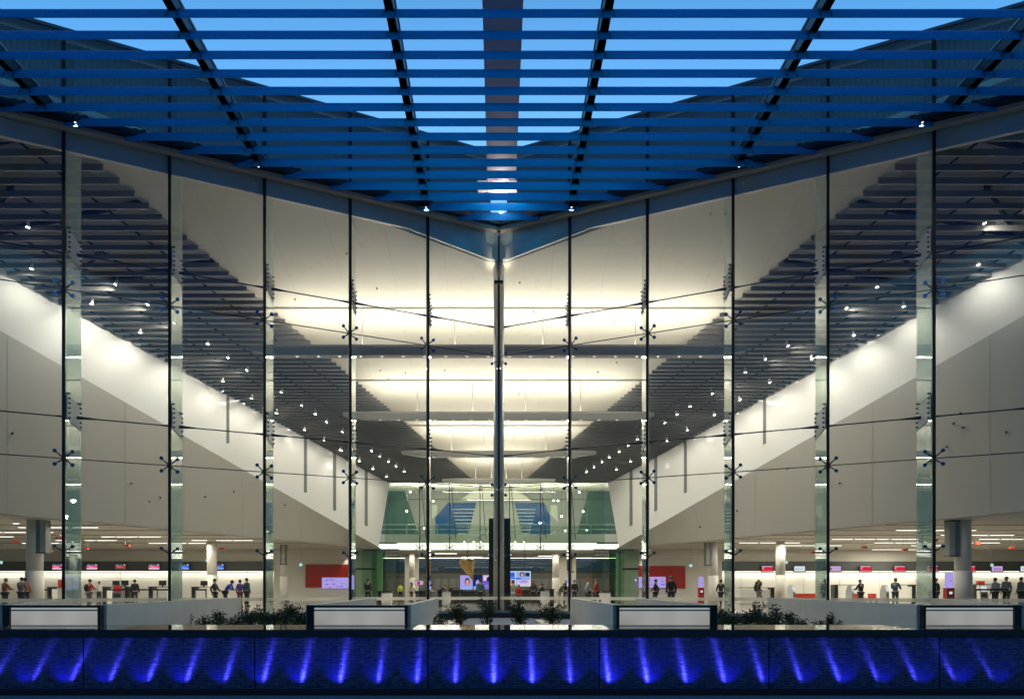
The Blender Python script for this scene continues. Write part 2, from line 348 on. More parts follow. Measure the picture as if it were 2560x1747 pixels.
for s in (-1, 1):
    T = thing('glass_facade', 'tall glass wing of the entrance wall on the ' + SIDE[s], 'glass facade', fac(3.5, s) + Vector((0, 0, ZF)), 'glass wings of the entrance wall')
    ux = Vector((s * FX, -FY, 0)).normalized(); nn = Vector((-s * FY, -FX, 0)).normalized()
    for b in range(7):
        a, c = fac(b + 0.02, s), fac(b + 0.98, s)
        for r in range(5):
            z0, z1 = ROWS[r] + 0.02, ROWS[r + 1] - 0.02
            pm = MB(); pm.prism([(a.x, a.y, z0), (c.x, c.y, z0), (c.x, c.y, z1), (a.x, a.y, z1)], -nn * 0.024)
            pm.build('pane', M['glass'], T)
        fb = MB(); q = nn * .006; fb.quad((a.x + q.x, a.y + q.y, CZ - .46), (c.x + q.x, c.y + q.y, CZ - .46), (c.x + q.x, c.y + q.y, CZ - .31), (a.x + q.x, a.y + q.y, CZ - .31))
        fb.build('frosted_band', M['frost'], T)
    for b in range(1, 8):
        p = fac(b, s)
        j = MB(); j.prism([p + ux * .055 + nn * .03, p - ux * .055 + nn * .03, p - ux * .055 - nn * .12, p + ux * .055 - nn * .12], (0, 0, ZTOP - ZF))
        for v in range(len(j.v)): j.v[v] = (j.v[v][0], j.v[v][1], j.v[v][2] + ZF)
        j.build('vertical_joint', M['black'], T)
        f = MB(); f.box(p.x - .016, p.x + .016, p.y + 0.16, p.y + 1.16, ZF, ZTOP - 0.4)
        fo = f.build('glass_fin', M['fin'], T)
        for zs in (CZ + 13.5, CZ + 7.0):
            q = MB()
            y0, y1, dz = p.y + .16, p.y + 1.16, 0.62
            for k in (-1, 1):
                q.prism([(p.x + k * .022, y0, zs - dz * .45), (p.x + k * .022, y1, zs - dz * .95), (p.x + k * .022, y1, zs + dz * .55), (p.x + k * .022, y0, zs + dz * 1.05)], (k * .018, 0, 0))
            for row in range(6):
                for yy in (y0 + .12, y1 - .12):
                    zz = zs - dz * .42 + row * .19 - (yy - p.y) * .28
                    q.tube((p.x - .10, yy, zz + .1), (p.x + .10, yy, zz + .1), .035, 8, m=1)
            q.build('splice_plate', [M['trim'], M['black']], fo)
        for zr in (11.75, 5.15): spider('spider_fitting', T, p + Vector((0, 0, CZ + zr)) - nn * .02, ux)
        spider('spider_fitting', T, p + Vector((0, 0, CZ + 1.51)) - nn * .02, ux, 2)
    # tension cables: one along the spiders, one along the splices
    for zr, off in ((11.75, .22), (5.15, .22)):
        m = MB(); m.tube(fac(0.05, s) + Vector((0, off, CZ + zr)), fac(7, s) + Vector((0, off, CZ + zr)), .022, 6); m.build('tension_cable', M['dsteel'], T)
    for zr in (13.4, 6.9):
        m = MB()
        pts = [fac(b, s) + Vector((0, .85 if b else .5, CZ + zr - (.12 if b == 0 else 0))) for b in range(8)]
        for a, c in zip(pts, pts[1:]):
            m.tube(a, c, .026, 6); d = (c - a).normalized()
            m.tube(a, a + d * .7, .075, 8, .03); m.tube(c, c - d * .7, .075, 8, .03)
        m.build('tension_cable', M['dsteel'], T)
    # blind cladding behind the glass above the canopy, and cap along the top
    cm = MB()
    a, c = fac(0.12, s, .55), fac(6.15, s, .55); L = (c - a).length; nr = 110
    for k in range(nr):
        p0 = a + (c - a) * (k / nr); p1 = a + (c - a) * ((k + .55) / nr); p2 = a + (c - a) * ((k + 1) / nr)
        cm.hexa([(p0.x, p0.y, ZCAN + .12), (p1.x, p1.y, ZCAN + .12), (p1.x, p1.y + .08, ZCAN + .12), (p0.x, p0.y + .08, ZCAN + .12)],
                [(p0.x, p0.y, ZTOP - .08), (p1.x, p1.y, ZTOP - .08), (p1.x, p1.y + .08, ZTOP - .08), (p0.x, p0.y + .08, ZTOP - .08)])
        cm.hexa([(p1.x, p1.y + .05, ZCAN + .12), (p2.x, p2.y + .05, ZCAN + .12), (p2.x, p2.y + .08, ZCAN + .12), (p1.x, p1.y + .08, ZCAN + .12)],
                [(p1.x, p1.y + .05, ZTOP - .08), (p2.x, p2.y + .05, ZTOP - .08), (p2.x, p2.y + .08, ZTOP - .08), (p1.x, p1.y + .08, ZTOP - .08)])
    cm.build('corrugated_cladding', M['corr'], T)
    for b in range(1, 7):
        st = MB(); p = fac(b + .45, s, 1.25); q = fac(b + .1, s, 1.25)
        st.tube((p.x, p.y, ZCAN + .1), (q.x, q.y, ZTOP - .6), .06, 6); st.build('brace', M['dsteel'], T)
    cp = MB(); a, c = fac(0.0, s), fac(7, s)
    cp.prism([a + Vector((0, -.05, ZTOP)), a + Vector((0, .8, ZTOP)), c + Vector((0, .8, ZTOP)), c + Vector((0, -.05, ZTOP))], (0, 0, .12))
    cp.build('top_cap', M['corr'], T)
    # grey bulkhead behind the glass under the canopy, white trim under it
    bm_ = MB(); a, c = fac(0.20, s, .15), fac(6.6, s, .15)
    bm_.prism([(a.x, a.y, CZ + 17.15), (c.x, c.y, CZ + 17.15), (c.x, c.y, ZCAN + .35), (a.x, a.y, ZCAN + .35)], (0, .2, 0)); bm_.build('bulkhead', M['bulk'], T)
    a, c = fac(0.10, s, .16), fac(1.22, s, .16); tr = MB()
    tr.prism([(a.x, a.y, zc(a.y) - .03), (c.x, c.y, CZ + 17.10), (c.x, c.y, CZ + 17.148), (a.x, a.y, CZ + 17.148)], (0, .16, 0)); tr.build('head_trim', M['trim'], T)
    # bulkhead roof between glass and ceiling
    kb = MB(); a, c = fac(0.0, s, .12), fac(7, s, .12)
    kb.prism([(a.x, a.y, ZF - .25), (c.x, c.y, ZF - .25), (c.x, c.y, ZF + .06), (a.x, a.y, ZF + .06)], nn * .2); kb.build('base_channel', M['lgrey'], T)
    dk = MB(); a, c = fac(0.0, s), fac(7, s)
    dk.prism([a + nn * .1 + Vector((0, 0, .0)), c + nn * .1, c + nn * .35, a + nn * .35], (0, 0, ZF - .06)); dk.build('black_upstand', M['granite'], T)

# inner corner column
T = thing('steel_column', 'round brushed steel column in the inner corner where both glass wings meet', 'column', (0, 36.45, ZF))
m = MB(); m.lathe((0, 36.45, 0), [(.27, ZF), (.27, CZ + 16.6)], 28); m.build('shaft', M['steel'], T, True)
m = MB(); m.prism([(-.05, 35.94, ZF), (.05, 35.94, ZF), (.05, 36.06, ZF), (-.05, 36.06, ZF)], (0, 0, ZCAN - ZF - .3)); m.build('corner_joint', M['black'], T)
m = MB(); m.prism([(-1.5, 36.8, CZ + 16.3), (1.5, 36.8, CZ + 16.3), (1.5, 36.8, ZCAN + .5), (-1.5, 36.8, ZCAN + .5)], (0, .3, 0)); m.build('head_casing', M['trim'], T)
m = MB(); m.box(-.22, .22, 35.62, 35.8, CZ + 15.2, CZ + 15.32); m.build('added_floodlight', M['dsteel'], T)  # assumed lamp, added to brighten the head casing above
o = light('SPOT', (0, 35.6, CZ + 15.4), 150, (1, .92, .80), T, spot_size=R(75), spot_blend=1, shadow_soft_size=.1); aim(o, (.0, .5, 1))
for zr in (11.55, 5.0, 1.5):
    for s in (-1, 1):
        ax = MB(); c = Vector((s * .05, 36.1, CZ + zr)); ends = []
        ax.tube((s * .2, 36.3, CZ + zr), c, .04, 6)
        for sz in ((1, -1) if zr > 2 else (1,)):
            e = Vector((s * .34, 35.95, CZ + zr + sz * .26)); ax.tube(c, e, .03, 6); ends.append(e)
        o = ax.build('spider_fitting', M['steel'], T)
        for e in ends: d = MB(); d.tube(e, e + Vector((0, -.06, 0)), .075, 10); d.build('disc', M['sky_tinted_cap'], o)
T = thing('black_pylon', 'tall black freestanding slab just behind the steel corner column', 'pylon', (0.05, 38.2, ZF))
m = MB(); m.box(X(1222, 38), X(1276, 38), 38, 38.5, ZF + .1, Z(1295, 38)); m.build('slab_body', M['pylon'], T)
m = MB(); m.box(X(1220, 38), X(1278, 38), 37.95, 38.55, ZF + .005, ZF + .1); m.build('plinth', M['dsteel'], T)

# ------------------------------------------------------------------ louvred canopy between the wings
T = thing('louvre_canopy', 'canopy of long blue glass louvres hung between the two glass wings', 'canopy', (0, 30, ZCAN))
PITCH = 0.871
prof = []
for k in range(9):                                # curved blade, steep, rear edge high
    t = k / 8; dy = -0.235 + 0.47 * t; dz = -0.295 + 0.59 * t
    bow = 0.10 * math.sin(math.pi * t); prof.append((dy - bow * .80, dz + bow * .60))
prof2 = [(a + .022, b - .016) for a, b in prof][::-1]
BL = prof + prof2
for k in range(23):
    d = 34.75 - PITCH * k; vs = []
    for sx in (-1, 1):
        for dy, dz in BL:
            h = min(face_half(d + dy + .15) - .75, 30); vs.append((sx * max(h, .3), d + dy, ZCAN + dz + .05))
    n = len(BL); m = MB()
    m.add(vs, [tuple(range(n))[::-1], tuple(range(n, 2 * n))] + [(i, (i + 1) % n, n + (i + 1) % n, n + i) for i in range(n)])
    m.build('louvre_blade', M['blueblade'], T, False)
for x in (-3.4, 3.4, -10.15, 10.15, -17.0, 17.0):
    yr = D0 - abs(x) * FY / FX - .35; m = MB()
    for k in (-1, 1): m.box(x + k * .12 - .02, x + k * .12 + .02, 15.2, yr, ZCAN + .02, ZCAN + .42)
    m.box(x - .10, x + .10, 15.2, yr, ZCAN + .36, ZCAN + .40)
    for q in range(23):
        y = 34.75 - PITCH * q
        if y < yr - .1:
            m.box(x - .10, x + .10, y - .05, y + .05, ZCAN - .05, ZCAN + .34)
            for k in (-1, 1): m.prism([(x + k * .17, y - .2, ZCAN - .25), (x + k * .17, y + .22, ZCAN + .30), (x + k * .17, y + .12, ZCAN + .34), (x + k * .17, y - .26, ZCAN - .16)], (k * .015, 0, 0))
    m.build('rafter', M['dsteel'], T)
    m = MB(); m.box(x - .17, x + .17, 15.2, yr, ZCAN + .425, ZCAN + .50); m.build('rafter_flange', M['lgrey'], T)
m = MB(); m.box(-.53, .79, 15.2, 35.0, ZCAN + .95, ZCAN + 1.45); m.build('centre_beam', M['gutter'], T)
m = MB(); m.box(-.02, .28, 35.2, 35.4, ZCAN + .30, ZCAN + .42); m.build('added_floodlight', M['dsteel'], T)  # assumed lamp, added to wash light along the underside of the centre beam
o = light('SPOT', (.13, 35.15, ZCAN + .42), 360, (1, .86, .70), T, spot_size=R(150), spot_blend=1, shadow_soft_size=.12); aim(o, (0, -1, .12))
m = MB()
for px in (1206, 1243, 1280): m.box(X(px, 34) - .22, X(px, 34) + .22, 33.3, 34.9, ZCAN + .93, ZCAN + .945)
m.build('beam_soffit_panel', M['trim'], T)
for s in (-1, 1):
    nn = Vector((-s * FY, -FX, 0)).normalized(); a, c = fac(0, s), fac(7, s)
    m = MB(); m.prism([a + nn * .04 + Vector((0, 0, ZCAN - .20)), a + nn * .04 + Vector((0, 0, ZCAN - .04)), a + nn * .34 + Vector((0, 0, ZCAN - .04)), a + nn * .34 + Vector((0, 0, ZCAN - .20))], c - a)
    m.build('edge_beam', M['beige'], T)
    m = MB(); m.prism([a + nn * .06 + Vector((0, 0, ZCAN - .03)), a + nn * .06 + Vector((0, 0, ZCAN + .22)), a + nn * .60 + Vector((0, 0, ZCAN + .22)), a + nn * .60 + Vector((0, 0, ZCAN - .03))], c - a)
    m.build('edge_channel', M['dsteel'], T)
    m = MB()
    for k in range(13):
        d = 34.75 - PITCH * k; h = face_half(d) - .95
        if h < .4: continue
        x = s * h; m.box(x - .10, x + .10, d - .05, d + .30, ZCAN - .10, ZCAN + .34); m.box(x - .34, x + .34, d + .1, d + .38, ZCAN + .34, ZCAN + .38)
    m.build('blade_bracket', M['black'], T)
for x in (-3.4, 3.4, -10.15, 10.15, -16.2, 16.2):
    yr = D0 - abs(x) * FY / FX - .75; c = Vector((x, yr, ZCAN - .12))
    m = MB(); m.tube(c + Vector((0, 0, .25)), c, .06, 12, .08); o = m.build('canopy_downlight', M['dsteel'], T)
    m = MB(); m.tube(c - Vector((0, 0, .004)), c - Vector((0, 0, .014)), .035, 12); m.build('lens', M['glowsoft'], o)
    o = light('SPOT', c - Vector((0, 0, .06)), 2600, (1, .90, .74), T, spot_size=R(85), spot_blend=.9, shadow_soft_size=.1); aim(o, (-x * .01, -.42, -1))
m = MB(); m.box(-30, 30, 15.0, 15.2, ZCAN - .1, ZCAN + .6); m.build('front_beam', M['gutter'], T)

# ------------------------------------------------------------------ atrium ceiling, beams, slats
T = thing('atrium_ceiling', 'cream ceiling wedge sloping down into the hall between the slats', 'ceiling', (0, 45, zc(45)))
pts = [(0, 36.6)] + [(xi(d) - .1, d) for d in (27.6, 60.0)]
poly = [(0, 36.38), (-19.6, 27.05), (-18.6, 30.2), (xi(33) - .2, 33), (xi(60) - .3, 60), (-xi(60) + .3, 60), (-xi(33) + .2, 33), (18.6, 30.2), (19.6, 27.05)]
m = MB(); m.prism([(x, y, zc(y)) for x, y in poly], (0, 0, .25)); m.build('ceiling_panel', M['ceil'], T)
BEAMS = [(39.4, 13.55, 605, .62), (45.9, 9.9, 440, .50), (51.2, 6.9, 344, .44), (55.3, 4.35, 275, .36)]
m = MB()
for d, hw, hh, t in BEAMS:
    w = -xi(d) + .2; m.box(-w, w, d - .06, d + .06, zc(d) - .10, zc(d) - .02 + .03)
m.build('ceiling_rib', M['trim'], T)
m = MB(); rr = random.Random(3)
for k in range(26):
    d = rr.uniform(33, 52); x = rr.uniform(xi(d) + 1, -xi(d) - 1)
    if D0 - abs(x) * FY / FX > d - 1.0: continue
    m.tube((x, d, zc(d) + .05), (x, d, zc(d) - .08), .045, 8)
m.build('sprinkler_head', M['lgrey'], T)
BN = ['nearest the glass, longest of the four', 'second from the glass', 'third from the glass', 'farthest from the glass, shortest of the four']
for i, (d, hw, hh, t) in enumerate(BEAMS):
    zb = CZ + hh * d / F
    T = thing('light_beam', 'suspended uplight beam with downlights, ' + BN[i], 'light beam', (0, d, zb), 'suspended light beams under the atrium ceiling')
    m = MB()
    sec = [(-.30, .10), (-.34, -.02), (-.26, -t * .75), (.26, -t * .75), (.34, -.02), (.30, .10)]
    tip = hw - 1.5
    def ring(x, k): return [(x, d + a * k, zb + (b * k if b < 0 else b)) for a, b in sec]
    rs = [ring(-hw, .35), ring(-tip, 1), ring(tip, 1), ring(hw, .35)]; n = len(sec); vs = sum(rs, []); fs = []
    for k in range(3): fs += [(k * n + j, k * n + (j + 1) % n, (k + 1) * n + (j + 1) % n, (k + 1) * n + j) for j in range(n)]
    fs += [tuple(range(n))[::-1], tuple(range(3 * n, 4 * n))]
    m.add(vs, fs); m.build('beam_body', M['lgrey'], T)
    m = MB(); m.box(-tip, tip, d - .18, d + .18, zb + .102, zb + .12); m.build('uplight_strip', M['glowsoft'], T)
    nl = int(2 * tip / 1.16)
    for q in range(nl):
        x = (q - (nl - 1) / 2) * 1.16; r = MB()
        r.lathe((x, d - .05, zb - t * .75 - .012), [(.13, 0), (.13, .03)], 14); o = r.build('downlight', M['trim'], T)
        r = MB(); r.lathe((x, d - .05, zb - t * .75 - .02), [(.06, 0), (.06, .01)], 10); r.build('lens', M['glowsoft'], o)
    for x in (-tip * .62, tip * .62, -tip * .2, tip * .2):
        r = MB(); r.tube((x, d, zb + .1), (x, d, zc(d)), .018, 6); r.build('hanger_rod', M['lgrey'], T)
    light('AREA', (0, d, zb + .2), (26.0, 23.0, 19.5, 16.0)[i] * 2 * hw, (1.0, .95, .85), T, (R(180), 0, 0), shape='RECTANGLE', size=2 * tip, size_y=.5)
    light('AREA', (0, d - .05, zb - t * .75 - .06), (40.0, 36.0, 32.0, 28.0)[i] * 2 * hw, (1.0, .95, .86), T, (0, 0, 0), shape='RECTANGLE', size=2 * tip, size_y=.2)

# slatted ceilings either side
def u2d(k): y = HY - 1 / (1 / 891.0 + 3.14e-5 * k); return CA / ((HY - y) / F + CB)
SL = []
k = -8
while True:
    d = u2d(k); 
    if d > 59.8: break
    SL.append((d, u2d(k + 1) - d)); k += 1
SPOT = [(81, 651), (293, 692), (231, 740), (373, 743), (352, 812), (439, 790), (520, 841), (454, 874), (573, 877), (620, 909), (558, 936), (706, 965), (630, 979), (757, 998), (789, 1019),
        (692, 1017), (819, 1040), (762, 1059), (810, 1085), (851, 1110), (70, 545), (858, 1065), (952, 1127), (973, 1140), (992, 1152), (1011, 1165), (931, 1113), (933, 1158), (967, 1178), (899, 1138), (854, 1112)]
SPOTR = [(1690, 1021), (1660, 1042), (1593, 1083), (1667, 1087), (1568, 1100), (1546, 1115), (1523, 1129), (1503, 1141), (1575, 1140), (1483, 1154), (1540, 1160), (1466, 1166), (2445, 640), (2192, 697), (2112, 752),
         (2258, 746), (2133, 819), (1967, 847), (2029, 879), (1910, 881), (1863, 913), (1923, 939), (1815, 941), (1778, 968), (1849, 983), (1785, 1021), (1725, 1000), (1717, 1060), (2457, 537)]
for s in (-1, 1):
    T = thing('slatted_ceiling', 'dark grey slatted ceiling beside the white wedge on the ' + SIDE[s], 'slatted ceiling', (s * 15, 45, zc(45)), 'slatted ceilings of the atrium')
    for d, p in SL:
        h = p * .47; z = zc(d)
        x0, x1 = xi(d) - .02, xu(d) + .1
        if d < 31.5: x0 = min(x0, -face_half(d) - 1.35)
        if x0 - x1 < .5: continue
        m = MB(); m.prism([mir((x0, d, z - .06 - h), s), mir((x0, d + .05, z - .06), s), mir((x0 + .0, d + .11, z - .06), s), mir((x0, d + .09, z - .06 - h), s)], mir((x1 - x0, 0, 0), s))
        m.build('slat', M['slat'], T)
    m = MB(); q = [(xi(60), 60), (xi(33), 33), (-19.6, 27.6), (-22.5, 26.0), (-38, 24.0), (xu(37) - 1.8, 37), (xu(60) - 1.8, 60)]
    m.prism([mir((x, y, zc(y) + .5), s) for x, y in q], (0, 0, .2)); m.build('void_panel', M['void'], T)
    for dd in (29.5, 33, 36.5):
        m = MB(); x0, x1 = min(xi(dd), -face_half(dd) - 1.5), xu(dd)
        m.tube(mir((x0, dd, zc(dd) + .5), s), mir((x1, dd + 2.5, zc(dd + 2.5) + .3), s), .14, 8)
        m.tube(mir(((x0 + x1) / 2, dd - 1, zc(dd) + .5), s), mir((x1, dd + 4, zc(dd + 4) + .4), s), .11, 8); m.build('truss_member', M['dsteel'], T)
    for f_ in (.2, .45, .7, .95):
        m = MB()
        for a in range(29, 60, 1):
            pa, pb = [Vector((xi(y) + (xu(y) - xi(y)) * f_, y, zc(y) + .02)) for y in (a, a + 1)]
            if face_half(a) + 1.4 > -pa.x: continue
            m.tube(mir(pa, s), mir(pb, s), .05, 6)
        m.build('carrier_rail', M['dsteel'], T)
    # spotlights hung between the slats
    L = []
    for px, py in (SPOT if s < 0 else SPOTR):
        d = CA / ((HY - py) / F + CB) ; x = X(px, d); z = zc(d) - .30
        frac = (abs(x) + xi(d)) / (xi(d) - xu(d)); L.append((d, x, z, 'inner' if frac < .55 else 'outer'))
    for row in ('inner', 'outer'):
        for k, (d, x, z, _) in enumerate(sorted(l for l in L if l[3] == row)):
            far = len([l for l in L if l[3] == row]) - 1 - k
            lb = '%s lit white spotlight from the glass, %s row of the slats, %s' % (ORD[k].capitalize(), row, SIDE[s])
            T = thing('spotlight', lb, 'spotlight', (x, d, z), 'white spotlights between the ceiling slats')
            tg = mir(Vector((xu(d + 1.5), d + 1.5, zc(d + 1.5))).lerp(pl(d + 1.5), .85 if row == 'outer' else 1.0), s)
            dv = (tg - Vector((x, d, z))).normalized() if row == 'outer' or k % 3 else Vector((s * .15, .1, -1)).normalized()
            h = MB(); h.tube(Vector((x, d, z + .12)), Vector((x, d, z)) + dv * .13, .062, 12, .088); h.build('lamp_housing', M['trim'], T)
            h = MB(); c = Vector((x, d, z)) + dv * .133; h.tube(c - dv * .0, c + dv * .010, .078, 12); h.build('lens', M['glowspot'], T)
            h = MB(); h.tube((x, d, z + .1), (x, d, zc(d) + .02), .02, 6); h.build('stem', M['trim'], T)
            o = light('SPOT', c + dv * .06, (225 if row == 'outer' else 390) * max(.22, min(1.15, (60.5 - d) / 17)), (1, .95, .86), T, spot_size=R(112), spot_blend=1.0, shadow_soft_size=.1)
            aim(o, dv)

# ------------------------------------------------------------------ sloped walls and soffits
for s in (-1, 1):
    T = thing('sloped_white_wall', 'glossy white leaning wall under the slats on the ' + SIDE[s], 'wall', (s * 18, 46, 12), 'leaning white walls of the atrium')
    m = MB(); a, b = 27.5, 60.0
    u0, u1 = Vector((xu(a), a, zc(a))), Vector((xu(b), b, zc(b))); l0, l1 = pl(a), pl(b)
    for o_ in (0, -.35):
        vs = []; K = 24
        for i in range(K + 1):
            d = a + (b - a) * i / K
            for v in range(9): vs.append(mir(Vector((xu(d) + o_, d, zc(d))).lerp(pl(d) + Vector((o_, 0, 0)), v / 8), s))
        m.add(vs, [(i * 9 + v, (i + 1) * 9 + v, (i + 1) * 9 + v + 1, i * 9 + v + 1) for i in range(K) for v in range(8)])
    m.build('wall_panel', M['white'], T, True)
    for px, ya, yb in ((569, 985, 1108), (763, 1090, 1230), (836, 1130, 1275), (915, 1172, 1312)):
        if s > 0: px = {569: 1912, 763: 1714, 836: 1640, 915: 1578}[px]
        pxl = px if s < 0 else 2 * CX - px                       # wall plane is written for the pink screen side
        def on(qx, t):
            d = F * (50.3986 + .9 * t) / (1238.96 - (qx - CX)); return Vector((xu(d), d, zc(d))).lerp(pl(d), t)
        def hit(qx, qy):
            lo, hi = 0.0, 1.0
            for _ in range(40):
                t = (lo + hi) / 2; v = on(qx, t)
                if HY - (v.z - CZ) * F / v.y < qy: lo = t
                else: hi = t
            return on(qx, t)
        A, B, w = hit(pxl - 3.5, ya), hit(pxl - 3.5, yb), hit(pxl + 3.5, ya) - hit(pxl - 3.5, ya)
        m = MB(); m.prism([mir(v + Vector((.012, 0, 0)), s) for v in (A, A + w, B + w, B)], mir((.02, 0, 0), s)); m.build('air_slot', M['grey'], T)
    T = thing('grey_soffit', 'grey panelled soffit rising over the check-in hall on the ' + SIDE[s], 'soffit', (s * 20, 46, 8), 'grey soffits over the check-in halls')
    NS = 28; PX = [-420 + (948 + 420) * k / NS for k in range(NS + 1)]
    L0 = [pl(92326.7 / (2485.96 - px)) for px in PX]; M0 = [mlow(px, 1284 + .0915 * px) for px in PX]
    m = MB(); bk_ = Vector((-.3, .15, .12))
    for rows, flip in ((0, 0), (1, 1)):
        o_ = bk_ if rows else Vector((0, 0, 0))
        vs = []; NV = 6
        for l, w in zip(L0, M0): vs += [mir(l.lerp(w, v / NV) + o_, s) for v in range(NV + 1)]
        m.add(vs, [(i * (NV + 1) + v, (i + 1) * (NV + 1) + v, (i + 1) * (NV + 1) + v + 1, i * (NV + 1) + v + 1) for i in range(NS) for v in range(NV)])
    m.build('soffit_panel', M['soffit'], T, True)
    m = MB(); jp = lambda i, v: mir(L0[i].lerp(M0[i], v) + Vector((.012, -.012, 0)), s)
    for i in range(3, NS - 3, 3):
        for v in range(8): m.tube(jp(i, v / 8), jp(i, (v + 1) / 8), .006, 4)
    m.build('panel_joint', M['lgrey'], T)
    nd = MB(); rr = random.Random(5 + s)
    for k in range(9):
        i = rr.randrange(8, NS - 2); t = rr.random(); u = rr.uniform(.2, .8)
        c = L0[i].lerp(L0[i + 1], t).lerp(M0[i].lerp(M0[i + 1], t), u); c = mir(c + Vector((.01, -.01, 0)), s)
        nd.tube(c, c + Vector((-s * .06, -.06, -.05)), .05, 8)
    nd.build('sprinkler_head', M['dsteel'], T)
    T = thing('check_in_ceiling', 'low cream ceiling of the check-in hall on the ' + SIDE[s], 'ceiling', (s * 26, 52, zlow(52)), 'low ceilings of the check-in halls')
    m = MB(); q = M0 + [Vector((M0[-1].x, 64, zlow(64))), Vector((-60, 64, zlow(64))), Vector((-60, M0[0].y, zlow(M0[0].y)))]
    m.prism([mir(v + Vector((-.32, .17, 0)), s) for v in q], (0, 0, .3)); m.build('ceiling_panel', M['lowceil'], T)
    for yy in (44.5, 47.5, 50.5, 53, 56):
        m = MB(); x0 = -50
        # edge of ceiling at this depth
        xe = None
        for i in range(NS):
            if M0[i].y <= yy <= M0[i + 1].y: xe = M0[i].lerp(M0[i + 1], (yy - M0[i].y) / (M0[i + 1].y - M0[i].y)).x
        if xe is None: continue
        a, b = sorted((s * 50, -s * (xe - .5))); m.box(a, b, yy, yy + .12, zlow(yy) - .02, zlow(yy) + .03); m.build('ceiling_groove', M['dsteel'], T)

# ------------------------------------------------------------------ check-in halls
BW = 62.5
def hallwall(s, segs):
    nm = SIDE[s]
    T = thing('check_in_wall', 'check-in back wall with dark screen band on the ' + nm, 'wall', (s * 28, BW, ZF), 'check-in back walls')
    x0, x1 = (X(-900, BW), X(690, BW)) if s < 0 else (X(1800, BW), X(3400, BW))
    m = MB(); m.box(x0, x1, BW, BW + .3, Z(1403, BW) + .002, zlow(BW)); m.build('upper_wall', M['wall'], T)
    m = MB(); m.box(x0, x1, BW - .25, BW + .3, Z(1427, BW), Z(1403, BW)); m.build('screen_band', M['band'], T)
    m = MB(); m.box(x0, x1, BW + .05, BW + .3, ZF, Z(1427, BW) - .002); m.build('lower_wall', M['wallw'], T)
    m = MB(); m.box(x0, x1, BW - .12, BW - .02, Z(1427, BW) - .045, Z(1427, BW) - .004); m.build('cove_lamp', M['glowsoft'], T)
    for k in range(8):
        a, b = x0 + (x1 - x0) * k / 8, x0 + (x1 - x0) * (k + 1) / 8
        light('AREA', ((a + b) / 2, BW - .22, Z(1427, BW) - .06), 11 * (b - a), (1, .94, .82), T, (R(-12), 0, 0), shape='RECTANGLE', size=(b - a) * .96, size_y=.12)
    for px in segs:
        m = MB(); m.box(X(px, BW), X(px, BW) + .02, BW + .04, BW + .05, ZF, Z(1428, BW)); m.build('wall_joint', M['grey'], T)
    # plain return wall towards the red panel
    T = thing('entry_wall', 'plain cream wall carrying the red panel on the ' + nm, 'wall', (s * 14, BW - .6, ZF), 'cream walls with red panels')
    a, b = (X(690, BW), X(958, BW)) if s < 0 else (X(1538, BW), X(1800, BW))
    m = MB(); m.box(a, b, BW - .6, BW - .3, ZF, zlow(BW - .6)); m.build('wall_panel', M['wall'], T)
    m = MB(); q = (X(880, BW), X(940, BW)) if s < 0 else (X(1552, BW), X(1597, BW)); m.box(*q, BW - .66, BW - .6, Z(1424, BW), Z(1420, BW)); m.build('door_head', M['black'], T)
    m = MB(); q = (X(884, BW), X(945, BW)) if s < 0 else (X(1545, BW), X(1594, BW)); m.box(*q, BW - .64, BW - .605, ZF + .05, Z(1372, BW)); m.build('glass_door', M['gglass'], T)
hallwall(-1, (180, 300, 420, 617)); hallwall(1, (1853, 2010, 2100, 2200, 2290))

def monitor(px, py, w_px, h_px, d, style, label):
    w, h = w_px * d / F, h_px * d / F; x, z = X(px, d), Z(py, d)
    T = thing('wall_monitor', label, 'monitor', (x, d, z), 'flight monitors over the check-in desks')
    m = MB(); m.box(x - w / 2 - .06, x + w / 2 + .06, d, d + .10, z - h / 2 - .06, z + h / 2 + .06); m.build('bezel', M['scrdark'], T)
    m = MB(); y = d - .004
    def r(a, b, c, e, mi, o=0): m.box(x + (a - .5) * w, x + (b - .5) * w, y - .002 - o, y, z + (c - .5) * h, z + (e - .5) * h, mi)
    if style in ('pink', 'blue', 'crimson'):
        r(0, 1, .72, 1, 3); r(0, 1, .26, .719, 0); r(0, 1, 0, .259, 2)
        r(.05, .4, .84, .9, 1, .003); r(.5, .65, .84, .9, 1, .003); r(.8, .95, .76, .96, 1, .003)
        m.prism([(x - .42 * w, y - .004, z + .18 * h), (x - .14 * w, y - .004, z + .02 * h), (x + .45 * w, y - .004, z - .02 * h), (x - .2 * w, y - .004, z - .08 * h)], (0, -.003, 0), 1)
    elif style == 'red':
        r(0, 1, .88, 1, 2); r(0, 1, .10, .879, 0); r(0, 1, 0, .099, 2); r(.06, .14, .5, .62, 1, .003); r(.06, .30, .70, .76, 1, .003); r(.06, .2, .42, .46, 1, .003)
    elif style == 'white': r(0, 1, 0, 1, 0); r(.2, .8, .42, .47, 1, .003); r(.18, .26, .42, .56, 1, .003)
    elif style == 'violet': r(0, 1, 0, 1, 0)
    else:
        r(0, 1, 0, 1, 0)
        for q in (.2, .45, .7): r(q - .02, q + .16, .25, .6, 1, .003)
    mats = {'pink': [E['pink'], E['white'], E['pale'], E['dark']], 'blue': [E['blue'], E['white'], E['lblue'], E['navy']], 'crimson': [E['crimson'], E['pale'], M['lgrey'], E['dark']],
            'red': [E['red'], E['white'], E['pale'], E['dark']], 'white': [E['white'], E['navy']], 'violet': [E['violet']], 'icons': [E['violet'], E['purple']]}[style]
    m.build('screen', mats, T)
    m = MB(); m.box(x - .06, x + .06, d + .10, BW - .245, z - .05, z + .05); m.build('bracket', M['dsteel'], T)
MD = BW - .55
